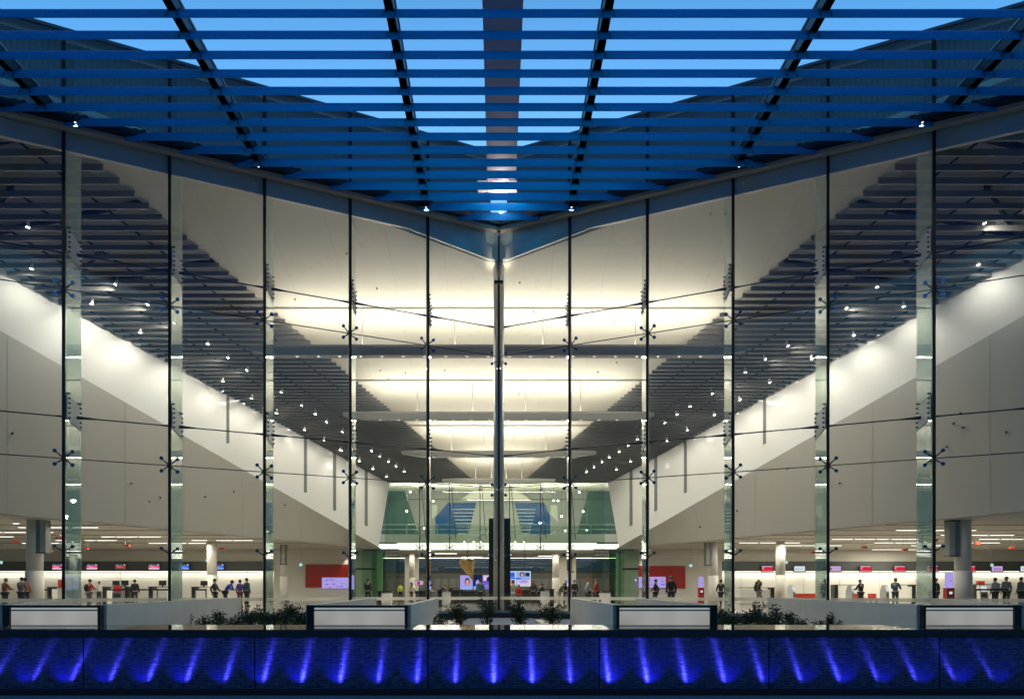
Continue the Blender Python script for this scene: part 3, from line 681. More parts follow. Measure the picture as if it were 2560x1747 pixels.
for px, st, lb in ((144, 'pink', 'pink flight monitor between the white column and the glass fin'), (230, 'pink', 'pink flight monitor above the man in the red shirt'),
                   (301, 'crimson', 'dim dark red flight monitor in the middle of the pink ones'), (385, 'pink', 'pink flight monitor next to the blue one on the dark band'),
                   (459, 'blue', 'blue flight monitor seen through the second glass fin'), (546, 'blue', 'blue flight monitor beside the slim white column'),
                   (1918, 'red', 'red monitor over the man walking with a backpack'), (1999, 'white', 'white monitor with a small dark drawing near the white column'),
                   (2089, 'violet', 'plain pale violet monitor partly behind a glass joint'), (2164, 'red', 'red monitor over the person in a black jacket'),
                   (2249, 'red', 'red monitor over the man in the blue sweater'), (2331, 'red', 'red monitor half hidden behind the thick glass fin'),
                   (2424, 'red', 'red monitor mostly hidden by the big white column'), (2493, 'icons', 'violet monitor with three dark icons under a green sign'), (2565, 'white', 'white monitor cut by the picture edge past the icons monitor')):
    monitor(px, 1416 if px < 1200 else 1421, 27, 13, MD, st, lb)

# linear lights and red signs under the low ceilings
LIN = {-1: [(1309, [(33, 48)]), (1319, [(46, 100), (110, 170), (180, 246)]), (1331, [(-60, 5), (10, 68), (124, 133)]), (1342, [(-30, 33), (254, 288), (292, 344), (348, 402)]),
            (1351, [(139, 165), (212, 238), (243, 292), (479, 518), (540, 580), (583, 632)]), (1358, [(55, 70), (124, 148), (153, 166), (372, 418), (421, 466), (471, 514)])],
       1: [(1326, [(2240, 2300), (2333, 2362), (2420, 2440)]), (1338, [(2353, 2364), (2420, 2470), (2475, 2535)]), (1348, [(2080, 2132), (2137, 2188), (2192, 2222), (2228, 2296), (2448, 2498), (2503, 2558)]),
           (1357, [(1848, 1895), (1899, 1940), (1962, 2000), (2186, 2234), (2238, 2290), (2420, 2500)]), (1364, [(1962, 2008), (2011, 2053), (2058, 2104), (2278, 2292), (2331, 2364)]), (1374, [(2180, 2290)])]}
for s in (-1, 1):
    for r, (py, segs) in enumerate(LIN[s]):
        d = (5.382 - .22) / ((HY - py) / F + .03); z = zlow(d) - .22
        for q, (a, b) in enumerate(segs):
            x0, x1 = X(a, d), X(b, d); c = (x0 + x1) / 2
            T = thing('linear_light', '%s strip light along the %s row from the glass, %s' % (ORD[q].capitalize(), ORD[r], SIDE[s]), 'strip light', (c, d, z), 'strip lights under the low ceilings')
            m = MB(); m.box(x0, x1, d - .05, d + .05, z + .03, z + .10); m.build('housing', M['trim'], T)
            m = MB(); m.box(x0 + .02, x1 - .02, d - .06, d + .06, z, z + .028); m.build('diffuser', M['glowsoft'], T)
            m = MB()
            for xx in (x0 + .15 * (x1 - x0), x1 - .15 * (x1 - x0)): m.tube((xx, d, z + .1), (xx, d, zlow(d) + .01), .008, 4)
            m.build('wire', M['lgrey'], T)
            if x1 - x0 > .9: light('AREA', (c, d, z - .03), 60 * (x1 - x0), (1, .94, .82), T, shape='RECTANGLE', size=x1 - x0, size_y=.12)
for k, (px, py, lb) in enumerate(((146, 1344, 'red hanging sign between the white column and first glass joint'), (39, 1352, 'red hanging sign near the picture edge by the white column'), (318, 1363, 'red hanging sign over the woman at the desks'),
                    (217, 1370, 'small red hanging sign beside the thick glass fin over the red shirt'), (127, 1376, 'small red hanging sign below the speaker box'), (556, 1370, 'small red hanging sign past the slim white column'),
                    (2034, 1380, 'red hanging sign left of the farther glass joint, lowest'), (2160, 1367, 'red hanging sign over the person in a black jacket'), (2262, 1374, 'red hanging sign over the blue sweater man'),
                    (2336, 1349, 'red hanging sign showing behind the thick glass fin'), (2443, 1357, 'red hanging sign next to the big white column'), (2530, 1368, 'red hanging sign near the picture edge over the white desk'))):
    d = 49.5; c = P(px, py, d)
    lb = lb.replace('left of the farther glass joint, lowest', 'by the second glass joint, lowest of its row')
    T = thing('hanging_sign', lb, 'sign', c, 'red signs hung from the low ceilings')
    m = MB(); w = .17 if k not in (3, 4) else .1
    m.box(c.x - w, c.x + w, d - .12, d + .12, c.z - .09, c.z + .06); m.build('sign_box', M['orange'], T)
    m = MB()
    for e in (-.7, .7): m.tube((c.x + e * w, d, c.z + .06), (c.x + e * w, d, zlow(d)), .008, 4)
    m.build('wire', M['lgrey'], T)

# columns with speaker boxes
def column(px, wpx, d, label, spk=None, base=True):
    x = X(px, d); r = wpx * d / F / 2
    T = thing('white_column', label, 'column', (x, d, ZF), 'round white columns of the check-in halls')
    ztop = zlow(d) + .5
    m = MB(); m.lathe((x, d, 0), [(r, ZF + 2.2), (r, ztop)], 24); m.build('shaft', M['wall'], T, True)
    m = MB(); m.lathe((x, d, 0), [(r * 1.12, ZF), (r * 1.12, ZF + 2.18), (r * 1.05, ZF + 2.2)], 24); m.build('base_casing', M['wall'], T, True)
    if spk:
        a, b, ya, yb, lb = spk; x0, x1 = X(a, d), X(b, d); z1, z0 = Z(ya, d), Z(yb, d)
        t = thing('column_speaker', lb, 'loudspeaker', ((x0 + x1) / 2, d - .3, z0), 'tall loudspeakers on the columns')
        q = MB(); q.box(x0, x1, d - .35, d + .15, z0 + .05, z1 - .05); q.build('grille', M['grey'], t)
        q = MB(); q.box(x0 - .02, x1 + .02, d - .37, d + .17, z1 - .05, z1 + .03); q.box(x0 - .02, x1 + .02, d - .37, d + .17, z0, z0 + .05); q.build('end_cap', M['black'], t)
        q = MB(); xs = (x1, x1 + .12) if px > 1247 else (x0 - .12, x0)
        xs = (x1 - .30, x1 - .05) if px < 1247 else (x0 + .05, x0 + .30)
        q.box(*xs, d - .375, d - .352, z0 + .06, z1 - .06); q.build('side_panel', M['lgrey'], t)
column(87, 37, 42.5, 'thick round white column near the first glass fin, pink screen side', (99, 123, 1295, 1383, 'dark grey tall loudspeaker on the thick column, pink screen side'))
column(530, 24, 55, 'slim round white column beside the blue flight monitors')
column(709, 17, 58, 'slim white column next to the red panel, pink screen side', (703, 717, 1349, 1411, 'narrow dark loudspeaker close to the red panel, pink screen side'))
column(2407, 37, 42.5, 'thick round white column behind a red glowing kiosk', (2365, 2390, 1302, 1391, 'dark grey tall loudspeaker on the thick column by the kiosk'))
column(1951, 23, 55, 'slim round white column beside the white monitor')
column(1783, 22, 56, 'slim round white column behind the red kiosk nearest the entrance', (1761, 1774, 1352, 1413, 'narrow dark loudspeaker above the kiosk nearest the entrance'))
column(1030, 14, 66, 'slim white column far back beside the green glass wall')
column(1389, 16, 66, 'slim white column far back near the people in dark coats')

# red panels with purple screens
for s, (a, b, ya, yb), (c, e, yc, ye) in ((-1, (764, 880, 1410, 1467), (805, 876, 1443, 1470)), (1, (1597, 1713, 1414, 1470), (1597, 1664, 1441, 1469))):
    d = BW - .66; T = thing('red_wall_panel', 'large glossy red wall panel with wide purple screen, ' + SIDE[s], 'wall panel', (X((a + b) / 2, d), d, Z(yb, d)), 'red wall panels')
    m = MB(); m.box(X(a, d), X(b, d), d - .05, d + .05, Z(yb, d), Z(ya, d)); m.build('panel', M['red'], T)
    m = MB(); y = d - .09; m.box(X(c, y), X(e, y), y - .03, y + .03, Z(ye, y), Z(yc, y), 0)
    rr = random.Random(s + 4)
    for k in range(22):
        u = rr.uniform(c + 3, e - 8); v = rr.uniform(yc + 3, ye - 4); w = rr.uniform(3, 9)
        m.box(X(u, y), X(u + w, y), y - .034 - k * .0006, y - .031, Z(v + rr.uniform(1, 3), y), Z(v, y), rr.choice((1, 2, 3)))
    m.build('screen', [E['lilac'], E['purple'], E['indigo'], E['violet']], T)
    m = MB(); cx = X(868 if s < 0 else 1610, d); m.tube((cx, d - .4, zlow(d) - .02), (cx, d - .4, zlow(d) - .2), .08, 10); o = m.build('wall_washer', M['trim'], T)
    o = light('SPOT', (cx, d - .45, zlow(d) - .25), 90, (1, .95, .85), T, spot_size=R(50), spot_blend=.6, shadow_soft_size=.06); aim(o, (0, .28, -1))

# ------------------------------------------------------------------ far end: glass screen, bridge and the hall behind
T = thing('inner_glass_screen', 'green tinted glass screen hung across the far end of the atrium', 'glass screen', (0, 60, CZ + 3.3))
cols = [961, 1049, 1124, 1200, 1274, 1351, 1425, 1512]
zt, zm, zb = zc(60), Z(1248, 60), Z(1374, 60)
for a, b in zip(cols, cols[1:]):
    for z0, z1 in ((zb, zm - .02), (zm + .02, zt)):
        m = MB(); m.box(X(a, 60) + .02, X(b, 60) - .02, 60.0, 60.025, z0, z1); m.build('pane', M['gglass'], T)
for c in cols[1:-1]:
    x = X(c, 60); m = MB(); m.box(x - .035, x + .035, 60.03, 60.10, zb - .05, zt); m.tube((x + .5, 60.4, Z(1345, 60)), (x + .12, 60.4, zt - .1), .03, 6)
    m.build('hanger_rod', M['dsteel'], T)
    for py in (1345, 1368, 1225):
        m = MB(); z = Z(py, 60)
        for sx in (-1, 1):
            for sz in (-1, 1): m.tube((x, 60.1, z), (x + sx * .28, 59.97, z + sz * .16), .03, 5); m.tube((x + sx * .28, 59.94, z + sz * .16), (x + sx * .28, 60.0, z + sz * .16), .06, 8)
        m.build('spider_fitting', M['steel'], T)
m = MB(); m.box(X(955, 60), X(1520, 60), 59.97, 60.06, zm - .02, zm + .02); m.build('transom', M['dsteel'], T)

T = thing('footbridge', 'upper walkway bridge with pale fascia and bright light strip underneath', 'bridge', (0, 62.5, Z(1352, 61)))
m = MB(); m.box(-11.5, 11.5, 60.8, 64.5, Z(1353, 60.8), Z(1336, 60.8)); m.build('deck', M['lgrey'], T)
m = MB(); m.box(-11.6, 11.6, 60.70, 60.79, Z(1353, 60.7) - .05, Z(1336, 60.7) + .05); m.build('fascia', M['trim'], T)
m = MB(); d = 60.9; m.prism([(X(992, d), d, Z(1357, d)), (X(1492, d), d, Z(1357, d)), (X(1486, d), d + .6, Z(1373, d)), (X(996, d), d + .6, Z(1373, d))], (0, .05, .02)); m.build('light_strip', M['strip'], T)
m = MB(); m.box(-11.6, 11.6, 61.6, 64.5, Z(1376, 61.6), Z(1371, 61.6)); m.build('under_panel', M['grey'], T)
for py in (1311, 1323):
    m = MB(); m.tube((-10.6, 61, Z(py, 61)), (10.6, 61, Z(py, 61)), .035, 8); m.build('handrail', M['steel'], T)
for k in range(9):
    x = -10.4 + 2.6 * k; m = MB(); m.box(x - .025, x + .025, 60.98, 61.02, Z(1336, 61), Z(1311, 61)); m.build('rail_post', M['steel'], T)
m = MB(); m.box(-10.5, 10.5, 61.05, 61.065, Z(1335, 61), Z(1314, 61)); m.build('balustrade_glass', M['gglass'], T)
for px in (1161, 1184, 1202, 1288, 1310):
    m = MB(); c = P(px, 1354, 60.66); m.tube(c, c + Vector((0, .02, -.02)), .055, 10); m.build('downlight', M['glow'], T)
light('AREA', (0, 66.5, CZ + 6.2), 900, (1, .95, .85), T, (R(150), 0, 0), shape='RECTANGLE', size=14, size_y=.5)
light('AREA', (0, 61.3, Z(1376, 61)), 420, (1, .94, .82), T, shape='RECTANGLE', size=16, size_y=.5)

# upper rear hall: white wedge, beige planes, teal windows with bright slats
RD = 76.0
T = thing('rear_hall_wall', 'pale rear wall with teal windows behind the footbridge', 'wall', (0, RD, CZ + 5))
def slab(pts, d, t, name, mt):
    m = MB(); m.prism([P(px, py, d) for px, py in pts], (0, t, 0)); return m.build(name, mt, T)
slab([(1191, 1255), (1286, 1255), (1308, 1345), (1168, 1345)], RD, .3, 'centre_panel', M['lgrey'])
slab([(1120, 1190), (1360, 1190), (1360, 1256), (1120, 1256)], RD + .01, .3, 'head_panel', M['lgrey'])
slab([(1000, 1190), (1120, 1190), (1120, 1256), (1088, 1292), (1088, 1345), (1050, 1345)], RD, .3, 'flank_panel', M['lgrey'])
slab([(1360, 1190), (1480, 1190), (1440, 1345), (1376, 1345), (1376, 1290), (1360, 1256)], RD, .3, 'flank_panel', M['lgrey'])
slab([(900, 1190), (1000, 1190), (1050, 1345), (900, 1345)], RD + .02, .3, 'green_glazing', M['green'])
slab([(1480, 1190), (1600, 1190), (1600, 1345), (1440, 1345)], RD + .02, .3, 'green_glazing', M['green'])
slab([(1088, 1256), (1191, 1256), (1168, 1345), (1088, 1345)], RD + .4, .03, 'teal_window', M['tglass'])
slab([(1286, 1256), (1376, 1256), (1376, 1345), (1308, 1345)], RD + .4, .03, 'teal_window', M['tglass'])
for s in (-1, 1):
    for k in range(8):
        py = 1272 + k * 8.6
        a, b = (1130 + 2 * k, 1190 - 2.2 * k) if s < 0 else (1286 + 2.2 * k, 1340 - 2 * k)
        m = MB(); m.box(X(a, RD), X(b, RD), RD + .02, RD + .28, Z(py + 1.6, RD), Z(py, RD)); m.build('window_slat', M['trim'], T)
slab([(1148, 1250), (1330, 1250), (1285, 1222), (1268, 1190), (1212, 1190), (1190, 1222)], RD - 1, .2, 'white_wedge', M['ceil'])
slab([(1018, 1236), (1062, 1236), (1062, 1290), (1040, 1302)][0:0] or [(1080, 1262), (1093, 1262), (1093, 1285), (1080, 1297)], RD - .2, .1, 'lit_panel', M['trim'])
slab([(1376, 1262), (1393, 1262), (1396, 1306), (1376, 1284)], RD - .2, .1, 'lit_panel', M['trim'])
T2 = thing('rear_hall_ceiling', 'pale ceiling of the hall behind the footbridge glass', 'ceiling', (0, 68, CZ + 10.4))
m = MB(); m.prism([(-14, 60.3, zc(60) + .3), (14, 60.3, zc(60) + .3), (14, RD, zc(60) + 1.5), (-14, RD, zc(60) + 1.5)], (0, 0, .3)); m.build('ceiling_panel', M['ceil'], T2)
RS = [(1026, 1229), (1083, 1252), (1017, 1277), (1061, 1320), (1070, 1290), (1448, 1230), (1458, 1278), (1467, 1324), (1384, 1250), (1395, 1251), (1404, 1290), (1413, 1326)]
for k, (px, py) in enumerate(RS):
    c = P(px, py, 66); T = thing('ball_lamp', '%s bright little lamp counted across behind the green glass screen' % ORD[k].capitalize(), 'lamp', c, 'bright little lamps behind the green glass')
    m = MB(); m.ball(c, .10, .10, .10); m.build('bulb', M['glow'], T, True)
    m = MB(); m.tube(c + Vector((0, 0, .09)), (c.x, c.y, zc(60) + .6), .012, 5); m.build('cord', M['dsteel'], T)
    if k % 2 == 0: light('POINT', c + Vector((0, -.3, -.1)), 260, (1, .95, .85), T, shadow_soft_size=.15)

# lower rear hall
T = thing('rear_shopfront', 'dark glazed rear wall of the ground floor hall under the footbridge', 'wall', (0, 84, ZF))
d = 84.0
m = MB(); m.box(-26, 26, d, d + .2, ZF, Z(1446, d)); m.build('lower_glazing', M['grey'], T)
m = MB(); m.box(-26, 26, d - .04, d + .2, Z(1432, d), Z(1426, d)); m.build('transom', M['dsteel'], T)
m = MB(); m.box(-26, 26, d, d + .06, Z(1426, d), Z(1395, d)); m.build('night_window', M['nglass'], T)
m = MB(); m.box(-26, 26, d, d + .2, Z(1446, d), Z(1432, d)); m.build('spandrel', M['band'], T)
for k in range(30):
    x = -13 + k * .9; m = MB(); m.box(x - .04, x + .04, d - .1, d, ZF, Z(1446, d)); m.build('mullion', M['band'], T)
T = thing('rear_low_ceiling', 'beige ceiling with dark grooves under the footbridge hall', 'ceiling', (0, 73, Z(1384, 70)))
m = MB(); m.prism([(-26, 62.0, Z(1378, 62.0)), (26, 62, Z(1378, 62)), (26, 84, Z(1394, 84)), (-26, 84, Z(1394, 84))], (0, 0, .2)); m.build('ceiling_panel', M['lowceil'], T)
for k in range(5):
    d = 64 + k * 4; z = Z(1378, 62) + (Z(1394, 84) - Z(1378, 62)) * (d - 62) / 22
    m = MB(); m.box(-24, 24, d, d + .5, z - .06, z - .005); m.build('ceiling_groove', M['grey'], T)
    m = MB(); xx = -6 + (k * 5) % 13; m.box(xx, xx + 2.2, d + 1.2, d + 1.5, z - .08, z - .02); m.build('strip_lamp', M['glowsoft'], T)
    light('AREA', (0, d + 1.3, z - .1), 360, (1, .93, .8), T, shape='RECTANGLE', size=24, size_y=.4)
T = thing('green_glass_lobby', 'green glass entrance lobby beside the dark suited man', 'glass lobby', (X(935, 58), 58, ZF))
for a, b, dd in ((905, 930, 58), (930, 962, 60.5), (962, 1000, 66)):
    m = MB(); m.box(X(a, dd), X(b, dd), dd, dd + .03, ZF, Z(1374, dd)); m.build('glass_sheet', M['gglass'], T)
m = MB(); m.box(X(930, 61), X(964, 61), 61.0, 61.1, ZF, Z(1376, 61)); m.build('green_panel', M['lobby'], T)
T = thing('green_glass_lobby', 'green glass entrance lobby beside the red kiosk side desks', 'glass lobby', (X(1535, 58), 58, ZF))
for a, b, dd in ((1480, 1520, 66), (1522, 1545, 60.5), (1545, 1560, 58)):
    m = MB(); m.box(X(a, dd), X(b, dd), dd, dd + .03, ZF, Z(1374, dd)); m.build('glass_sheet', M['gglass'], T)
m = MB(); m.box(X(1522, 61), X(1552, 61), 61.0, 61.1, ZF, Z(1376, 61)); m.build('green_panel', M['lobby'], T)
# side masses closing the view between the lobby and the rear hall
for s, (a, b) in ((-1, (1012, 1046)), (1, (1398, 1440))):
    T = thing('beige_partition', 'tall beige partition wall far back, ' + SIDE[s], 'partition', (X((a + b) / 2, 72), 72, ZF), 'beige partitions far back')
    m = MB(); m.box(X(a, 72), X(b, 72), 72, 72.4, ZF, Z(1392, 72)); m.build('partition_panel', M['wall'], T)

# hanging picture screens and gold sculpture
def bigscreen(a, b, ya, yb, d, label, tiles, mats, tilt=0):
    T = thing('video_wall', label, 'video screen', P((a + b) / 2, yb, d), 'hanging video screens')
    m = MB(); m.box(X(a, d) - .05, X(b, d) + .05, d, d + .12, Z(yb, d) - .05, Z(ya, d) + .05); m.build('case', M['scrdark'], T)
    m = MB(); W_, H_ = X(b, d) - X(a, d), Z(ya, d) - Z(yb, d); k = 0
    for t in tiles:
        x0, x1, z0, z1, mi = t[:5]; k += 1; y = d - .003 - k * .0012
        if len(t) > 5:
            cx, cz = X(a, d) + (x0 + x1) / 2 * W_, Z(yb, d) + (z0 + z1) / 2 * H_; rx, rz = (x1 - x0) / 2 * W_, (z1 - z0) / 2 * H_
            m.prism([(cx + rx * math.cos(q * math.pi / 9), y, cz + rz * math.sin(q * math.pi / 9)) for q in range(18)], (0, -.0008, 0), mi)
        else: m.box(X(a, d) + x0 * W_, X(a, d) + x1 * W_, y - .0008, y, Z(yb, d) + z0 * H_, Z(yb, d) + z1 * H_, mi)
    m.build('screen', [E[q] for q in mats], T)
    m = MB()
    for f_ in (.2, .8):
        x = X(a, d) + f_ * W_; m.tube((x, d + .06, Z(ya, d)), (x, d + .06, Z(ya, d) + 2.4), .02, 5)
    m.build('drop_rod', M['dsteel'], T)
mm = ['lilac', 'skin', 'navy', 'indigo', 'white', 'lblue', 'orange', 'pale', 'blue']
bigscreen(1150, 1250, 1437, 1473, 53, 'purple video screen showing portraits below the gold sculpture',
          [(0, .32, 0, 1, 0), (.32, .56, 0, 1, 2), (.56, 1, 0, 1, 3), (.02, .3, .0, .25, 5), (.12, .24, .25, .82, 2, 1), (.14, .225, .25, .70, 1, 1), (.36, .52, .22, .8, 2, 1), (.39, .50, .25, .68, 0, 1), (.34, .55, 0, .24, 5),
           (.58, .98, .62, .98, 7), (.66, .86, .45, .95, 2, 1), (.60, .92, .0, .6, 3, 1), (.62, .9, .30, .33, 0), (.61, .91, .20, .23, 0), (.61, .91, .10, .13, 0), (.56, .86, .985, 1, 4), (.88, 1, .2, .5, 6, 1)], mm)
bigscreen(1253, 1327, 1427, 1465, 52, 'bright blue and white video screen in four pictures beside the pylon',
          [(0, 1, 0, 1, 4), (.02, .46, .54, .95, 5), (.16, .34, .6, .95, 7, 1), (.20, .31, .66, .9, 1, 1), (.27, .46, .6, .9, 8), (.5, .97, .08, .95, 5), (.62, .80, .62, .95, 2, 1), (.655, .765, .63, .88, 1, 1), (.82, .96, .66, .9, 2),
           (.55, .97, .1, .42, 7), (.6, .92, .2, .42, 0, 1), (0, .66, .47, .56, 8), (.08, .46, .08, .42, 3), (.12, .42, .1, .40, 6, 1), (.16, .3, .16, .38, 1, 1)], mm)
T = thing('gold_sculpture', 'crumpled gold foil cone hanging over the purple video screen', 'sculpture', P(1168, 1450, 49))
m = MB(); rr = random.Random(8); d = 49
prof = [(1398, 1148, 1190), (1405, 1149, 1188), (1414, 1153, 1186), (1424, 1161, 1184), (1434, 1168, 1183), (1442, 1174, 1183), (1450, 1179, 1184)]
vs = []; fs = []; n = 14
for py, a, b in prof:
    for q in range(n):
        t = 2 * math.pi * q / n; r = (X(b, d) - X(a, d)) / 2; cx = (X(a, d) + X(b, d)) / 2
        j = 1 + rr.uniform(-.10, .12); vs.append((cx + r * math.cos(t) * j, d + r * .8 * math.sin(t) * j, Z(py, d) + rr.uniform(-.06, .06)))
for k in range(len(prof) - 1):
    for q in range(n): fs.append((k * n + q, k * n + (q + 1) % n, (k + 1) * n + (q + 1) % n, (k + 1) * n + q))
fs += [tuple(range(n)), tuple(range((len(prof) - 1) * n, len(prof) * n))]
m.add(vs, fs); m.build('foil_cone', M['gold'], T)
m = MB(); m.tube((X(1168, d), d, Z(1398, d)), (X(1168, d), d, Z(1374, d)), .02, 5); m.build('hanging_rod', M['dsteel'], T)

# exit signs
for px, py, lb in ((3, 1405, 'green lit exit sign at the picture edge by the dark band'), (518, 1400, 'green lit exit sign next to the slim column, pink screen side'), (752, 1411, 'green lit exit sign beside the red panel, pink screen side'),
                   (1727, 1413, 'green lit exit sign between red panel and kiosk'), (1966, 1405, 'green lit exit sign beside slim column and white monitor'), (2480, 1412, 'green lit exit sign over the icons monitor')):
    d = 57; c = P(px, py, d); T = thing('exit_sign', lb, 'exit sign', c, 'green exit signs')
    m = MB(); m.box(c.x - .13, c.x + .13, d, d + .06, c.z - .12, c.z + .12); m.build('sign_case', M['scrdark'], T)
    m = MB(); m.box(c.x - .12, c.x + .12, d - .006, d - .001, c.z - .11, c.z + .11, 0); m.ball((c.x - .02, d - .012, c.z + .055), .025, .006, .025, m=1)
    m.prism([(c.x - .05, d - .012, c.z + .03), (c.x + .03, d - .012, c.z + .03), (c.x + .06, d - .012, c.z - .08), (c.x + .02, d - .012, c.z - .08), (c.x - .01, d - .012, c.z - .03), (c.x - .07, d - .012, c.z - .08), (c.x - .09, d - .012, c.z - .05)], (0, -.004, 0), 1)
    m.build('sign_face', [E['cyan'], E['white']], T)
    m = MB(); m.tube((c.x, d + .03, c.z + .12), (c.x, d + .03, zlow(d) + .02), .012, 5); m.build('drop_rod', M['lgrey'], T)

# ------------------------------------------------------------------ counters, kiosks, barriers
def desk(px0, px1, d, label, htop=1.12, post=None, pc=True, white=True):
    x0, x1 = X(px0, d), X(px1, d); T = thing('check_in_desk', label, 'desk', ((x0 + x1) / 2, d, ZF), 'check-in desks')
    m = MB(); m.box(x0, x1, d, d + .7, ZF + .1, ZF + htop - .16); m.box(x0 + .05, x1 - .05, d + .05, d + .65, ZF, ZF + .1); m.build('body', M['wallw'] if white else M['pylon'], T)
    m = MB(); m.box(x0 - .05, x1 + .05, d - .08, d + .5, ZF + htop - .05, ZF + htop); m.build('worktop', M['pylon'], T)
    w = .28; e = x0 - .02 if post == 'l' else x1 - w + .02
    m = MB(); m.box(e, e + w, d - .06, d + .6, ZF, ZF + htop - .052); m.build('end_post', M['pylon'], T)
    if pc:
        x = (x0 + x1) / 2 + .2; m = MB(); m.box(x - .25, x + .25, d + .2, d + .25, ZF + htop + .08, ZF + htop + .42); m.box(x - .04, x + .04, d + .18, d + .28, ZF + htop, ZF + htop + .1); m.build('computer_screen', M['scrdark'], T)
desk(120, 146, 50, 'white check-in desk beside the red standing sign', 1.3, 'l', False)
desk(258, 300, 52, 'white check-in desk behind the red kiosk screen', 1.32, 'l')
desk(280, 322, 50, 'white check-in desk with a black end post by the woman in black', 1.32, 'r')
desk(373, 418, 50, 'white check-in desk with a computer near the second glass joint', 1.32, 'l')
desk(480, 520, 52, 'grey check-in desk past the second glass fin', 1.32, 'l')
desk(1850, 1935, 54, 'wide white desk behind the man walking with a backpack', 1.28, 'r')
desk(2086, 2140, 56, 'white counter behind the person in a black jacket', 1.5, 'l', False)
desk(2250, 2288, 56, 'white counter beside the man in the blue sweater', 1.5, 'r', False)
desk(2440, 2500, 52, 'white desk carrying red boxes near the picture edge', 1.5, 'l', False)
desk(945, 978, 55, 'white low desk in front of the green glass lobby', 1.0, 'l', False)
desk(1095, 1125, 47, 'white pedestal desk in the middle hall by the glass joint', 1.1, 'l', False)
desk(1353, 1384, 47, 'white pedestal desk in the middle hall, kiosk side of the pylon', 1.15, 'r', False)
desk(1495, 1535, 55, 'white low desk in front of the green glass, kiosk side', 1.0, 'r', False)
desk(1124, 1150, 58, 'black cafe counter behind the gold sculpture', 1.25, 'l', False, False)
desk(1045, 1078, 60, 'black cafe counter under the small wall screen', 1.2, 'r', False, False)
desk(1295, 1355, 60, 'long black cafe counter behind the child in red', 1.25, 'r', False, False)
desk(1150, 1215, 60, 'long black cafe counter under the purple screen', 1.15, 'l', False, False)
T = thing('box_pile', 'red box and cards on the white desk near the picture edge', 'box', (X(2460, 52), 52.2, ZF + 1.5))
m = MB(); m.box(X(2448, 52), X(2464, 52), 52.1, 52.35, ZF + 1.501, ZF + 1.72); m.build('carton', M['redlam'], T)
m = MB(); m.box(X(2465, 52), X(2471, 52), 52.1, 52.35, ZF + 1.501, ZF + 1.68); m.build('lid', M['wallw'], T)
T = thing('cafe_screen', 'small wall screen with a red picture in the cafe', 'monitor', P(1048, 1455, 64))
m = MB(); m.box(X(1037, 64), X(1059, 64), 64, 64.1, Z(1462, 64), Z(1450, 64)); m.build('bezel', M['scrdark'], T)
m = MB(); m.box(X(1038, 64), X(1058, 64), 63.99, 63.998, Z(1461, 64), Z(1451, 64), 0); m.box(X(1043, 64), X(1050, 64), 63.98, 63.988, Z(1460, 64), Z(1453, 64), 1); m.build('screen', [E['violet'], E['crimson']], T)
m = MB(); m.tube((X(1048, 64), 64.05, ZF), (X(1048, 64), 64.05, Z(1462, 64)), .04, 8); m.build('stand_pole', M['dsteel'], T)

def selfkiosk(px, d, label, rot, dark=False):
    x = X(px, d); T = thing('self_service_kiosk', label, 'kiosk', (0, 0, 0), 'self-service check-in kiosks')
    m = MB(); a = M['lgrey'] if not dark else M['grey']
    for k in (-1, 1): m.prism([(k * .27, -.18, 0), (k * .27, .28, 0), (k * .27, .28, 1.0), (k * .27, .14, 1.42), (k * .27, -.02, 1.42), (k * .27, -.12, .9)], (k * .04, 0, 0))
    m.build('side_panel', M['wallw'] if not dark else a, T)
    m = MB(); m.prism([(-.265, -.10, 0.02), (-.265, .26, 0.02), (-.265, .26, .98), (-.265, .12, 1.38), (-.265, 0, 1.38), (-.265, -.10, .88)], (.53, 0, 0)); m.build('cabinet', a, T)
    m = MB(); m.prism([(-.22, -.035, 1.33), (.22, -.035, 1.33), (.22, -.115, .98), (-.22, -.115, .98)], (0, -.02, .004)); m.build('touch_screen', E['white'] if not dark else E['crimson'], T)
    m = MB(); m.box(-.2, .2, -.17, -.105, .60, .74); m.box(-.2, .2, -.17, -.105, .80, .86); m.build('printer_slot', M['scrdark'], T)
    T.location = (x, d, ZF); T.rotation_euler = (0, 0, rot); return T
selfkiosk(295, 47, 'self-service kiosk with a dark red screen at the pink screen side', 0, True)
selfkiosk(2128, 49, 'white self-service kiosk beside the person in a black jacket', .9)
selfkiosk(2214, 49, 'white self-service kiosk used by the man in the blue sweater', .8)
selfkiosk(2457, 49, 'white self-service kiosk between column and people in white', .1)
selfkiosk(1981, 50, 'white self-service kiosk beside the slim white column', .9)
def glowkiosk(px, wpx, d, ytop, ymid, label):
    w = wpx * d / F; x = X(px, d); T = thing('glowing_kiosk', label, 'kiosk', (x, d, ZF), 'red kiosks with glowing violet tops')
    m = MB(); m.box(x - w / 2, x + w / 2, d, d + .35, ZF, Z(ymid, d)); m.build('red_base', M['redlam'], T)
    m = MB(); m.prism([(x - w * .45, d + .03, Z(ymid, d) + .004), (x + w * .45, d + .03, Z(ymid, d) + .004), (x + w * .36, d + .03, Z(ytop, d)), (x - w * .36, d + .03, Z(ytop, d))], (0, .25, 0)); m.build('glow_top', E['lilac'], T)
    m = MB(); h = Z(ytop, d) - Z(ymid, d); z = Z(ymid, d) + h * .42
    m.prism([(x - w * .12, d + .02, z + .10), (x + w * .16, d + .02, z - .02), (x + w * .04, d + .02, z - .01), (x - w * .02, d + .02, z + .03)], (0, .008, 0)); m.build('wing_emblem', M['redlam'], T)
    m = MB(); m.box(x - w * .2, x + w * .2, d - .012, d - .001, Z(ymid, d) - .34, Z(ymid, d) - .2); m.build('card_screen', E['white'], T)
    light('POINT', (x, d - .3, Z(ytop, d) + .1), 8, (.5, .4, 1), T, shadow_soft_size=.1)
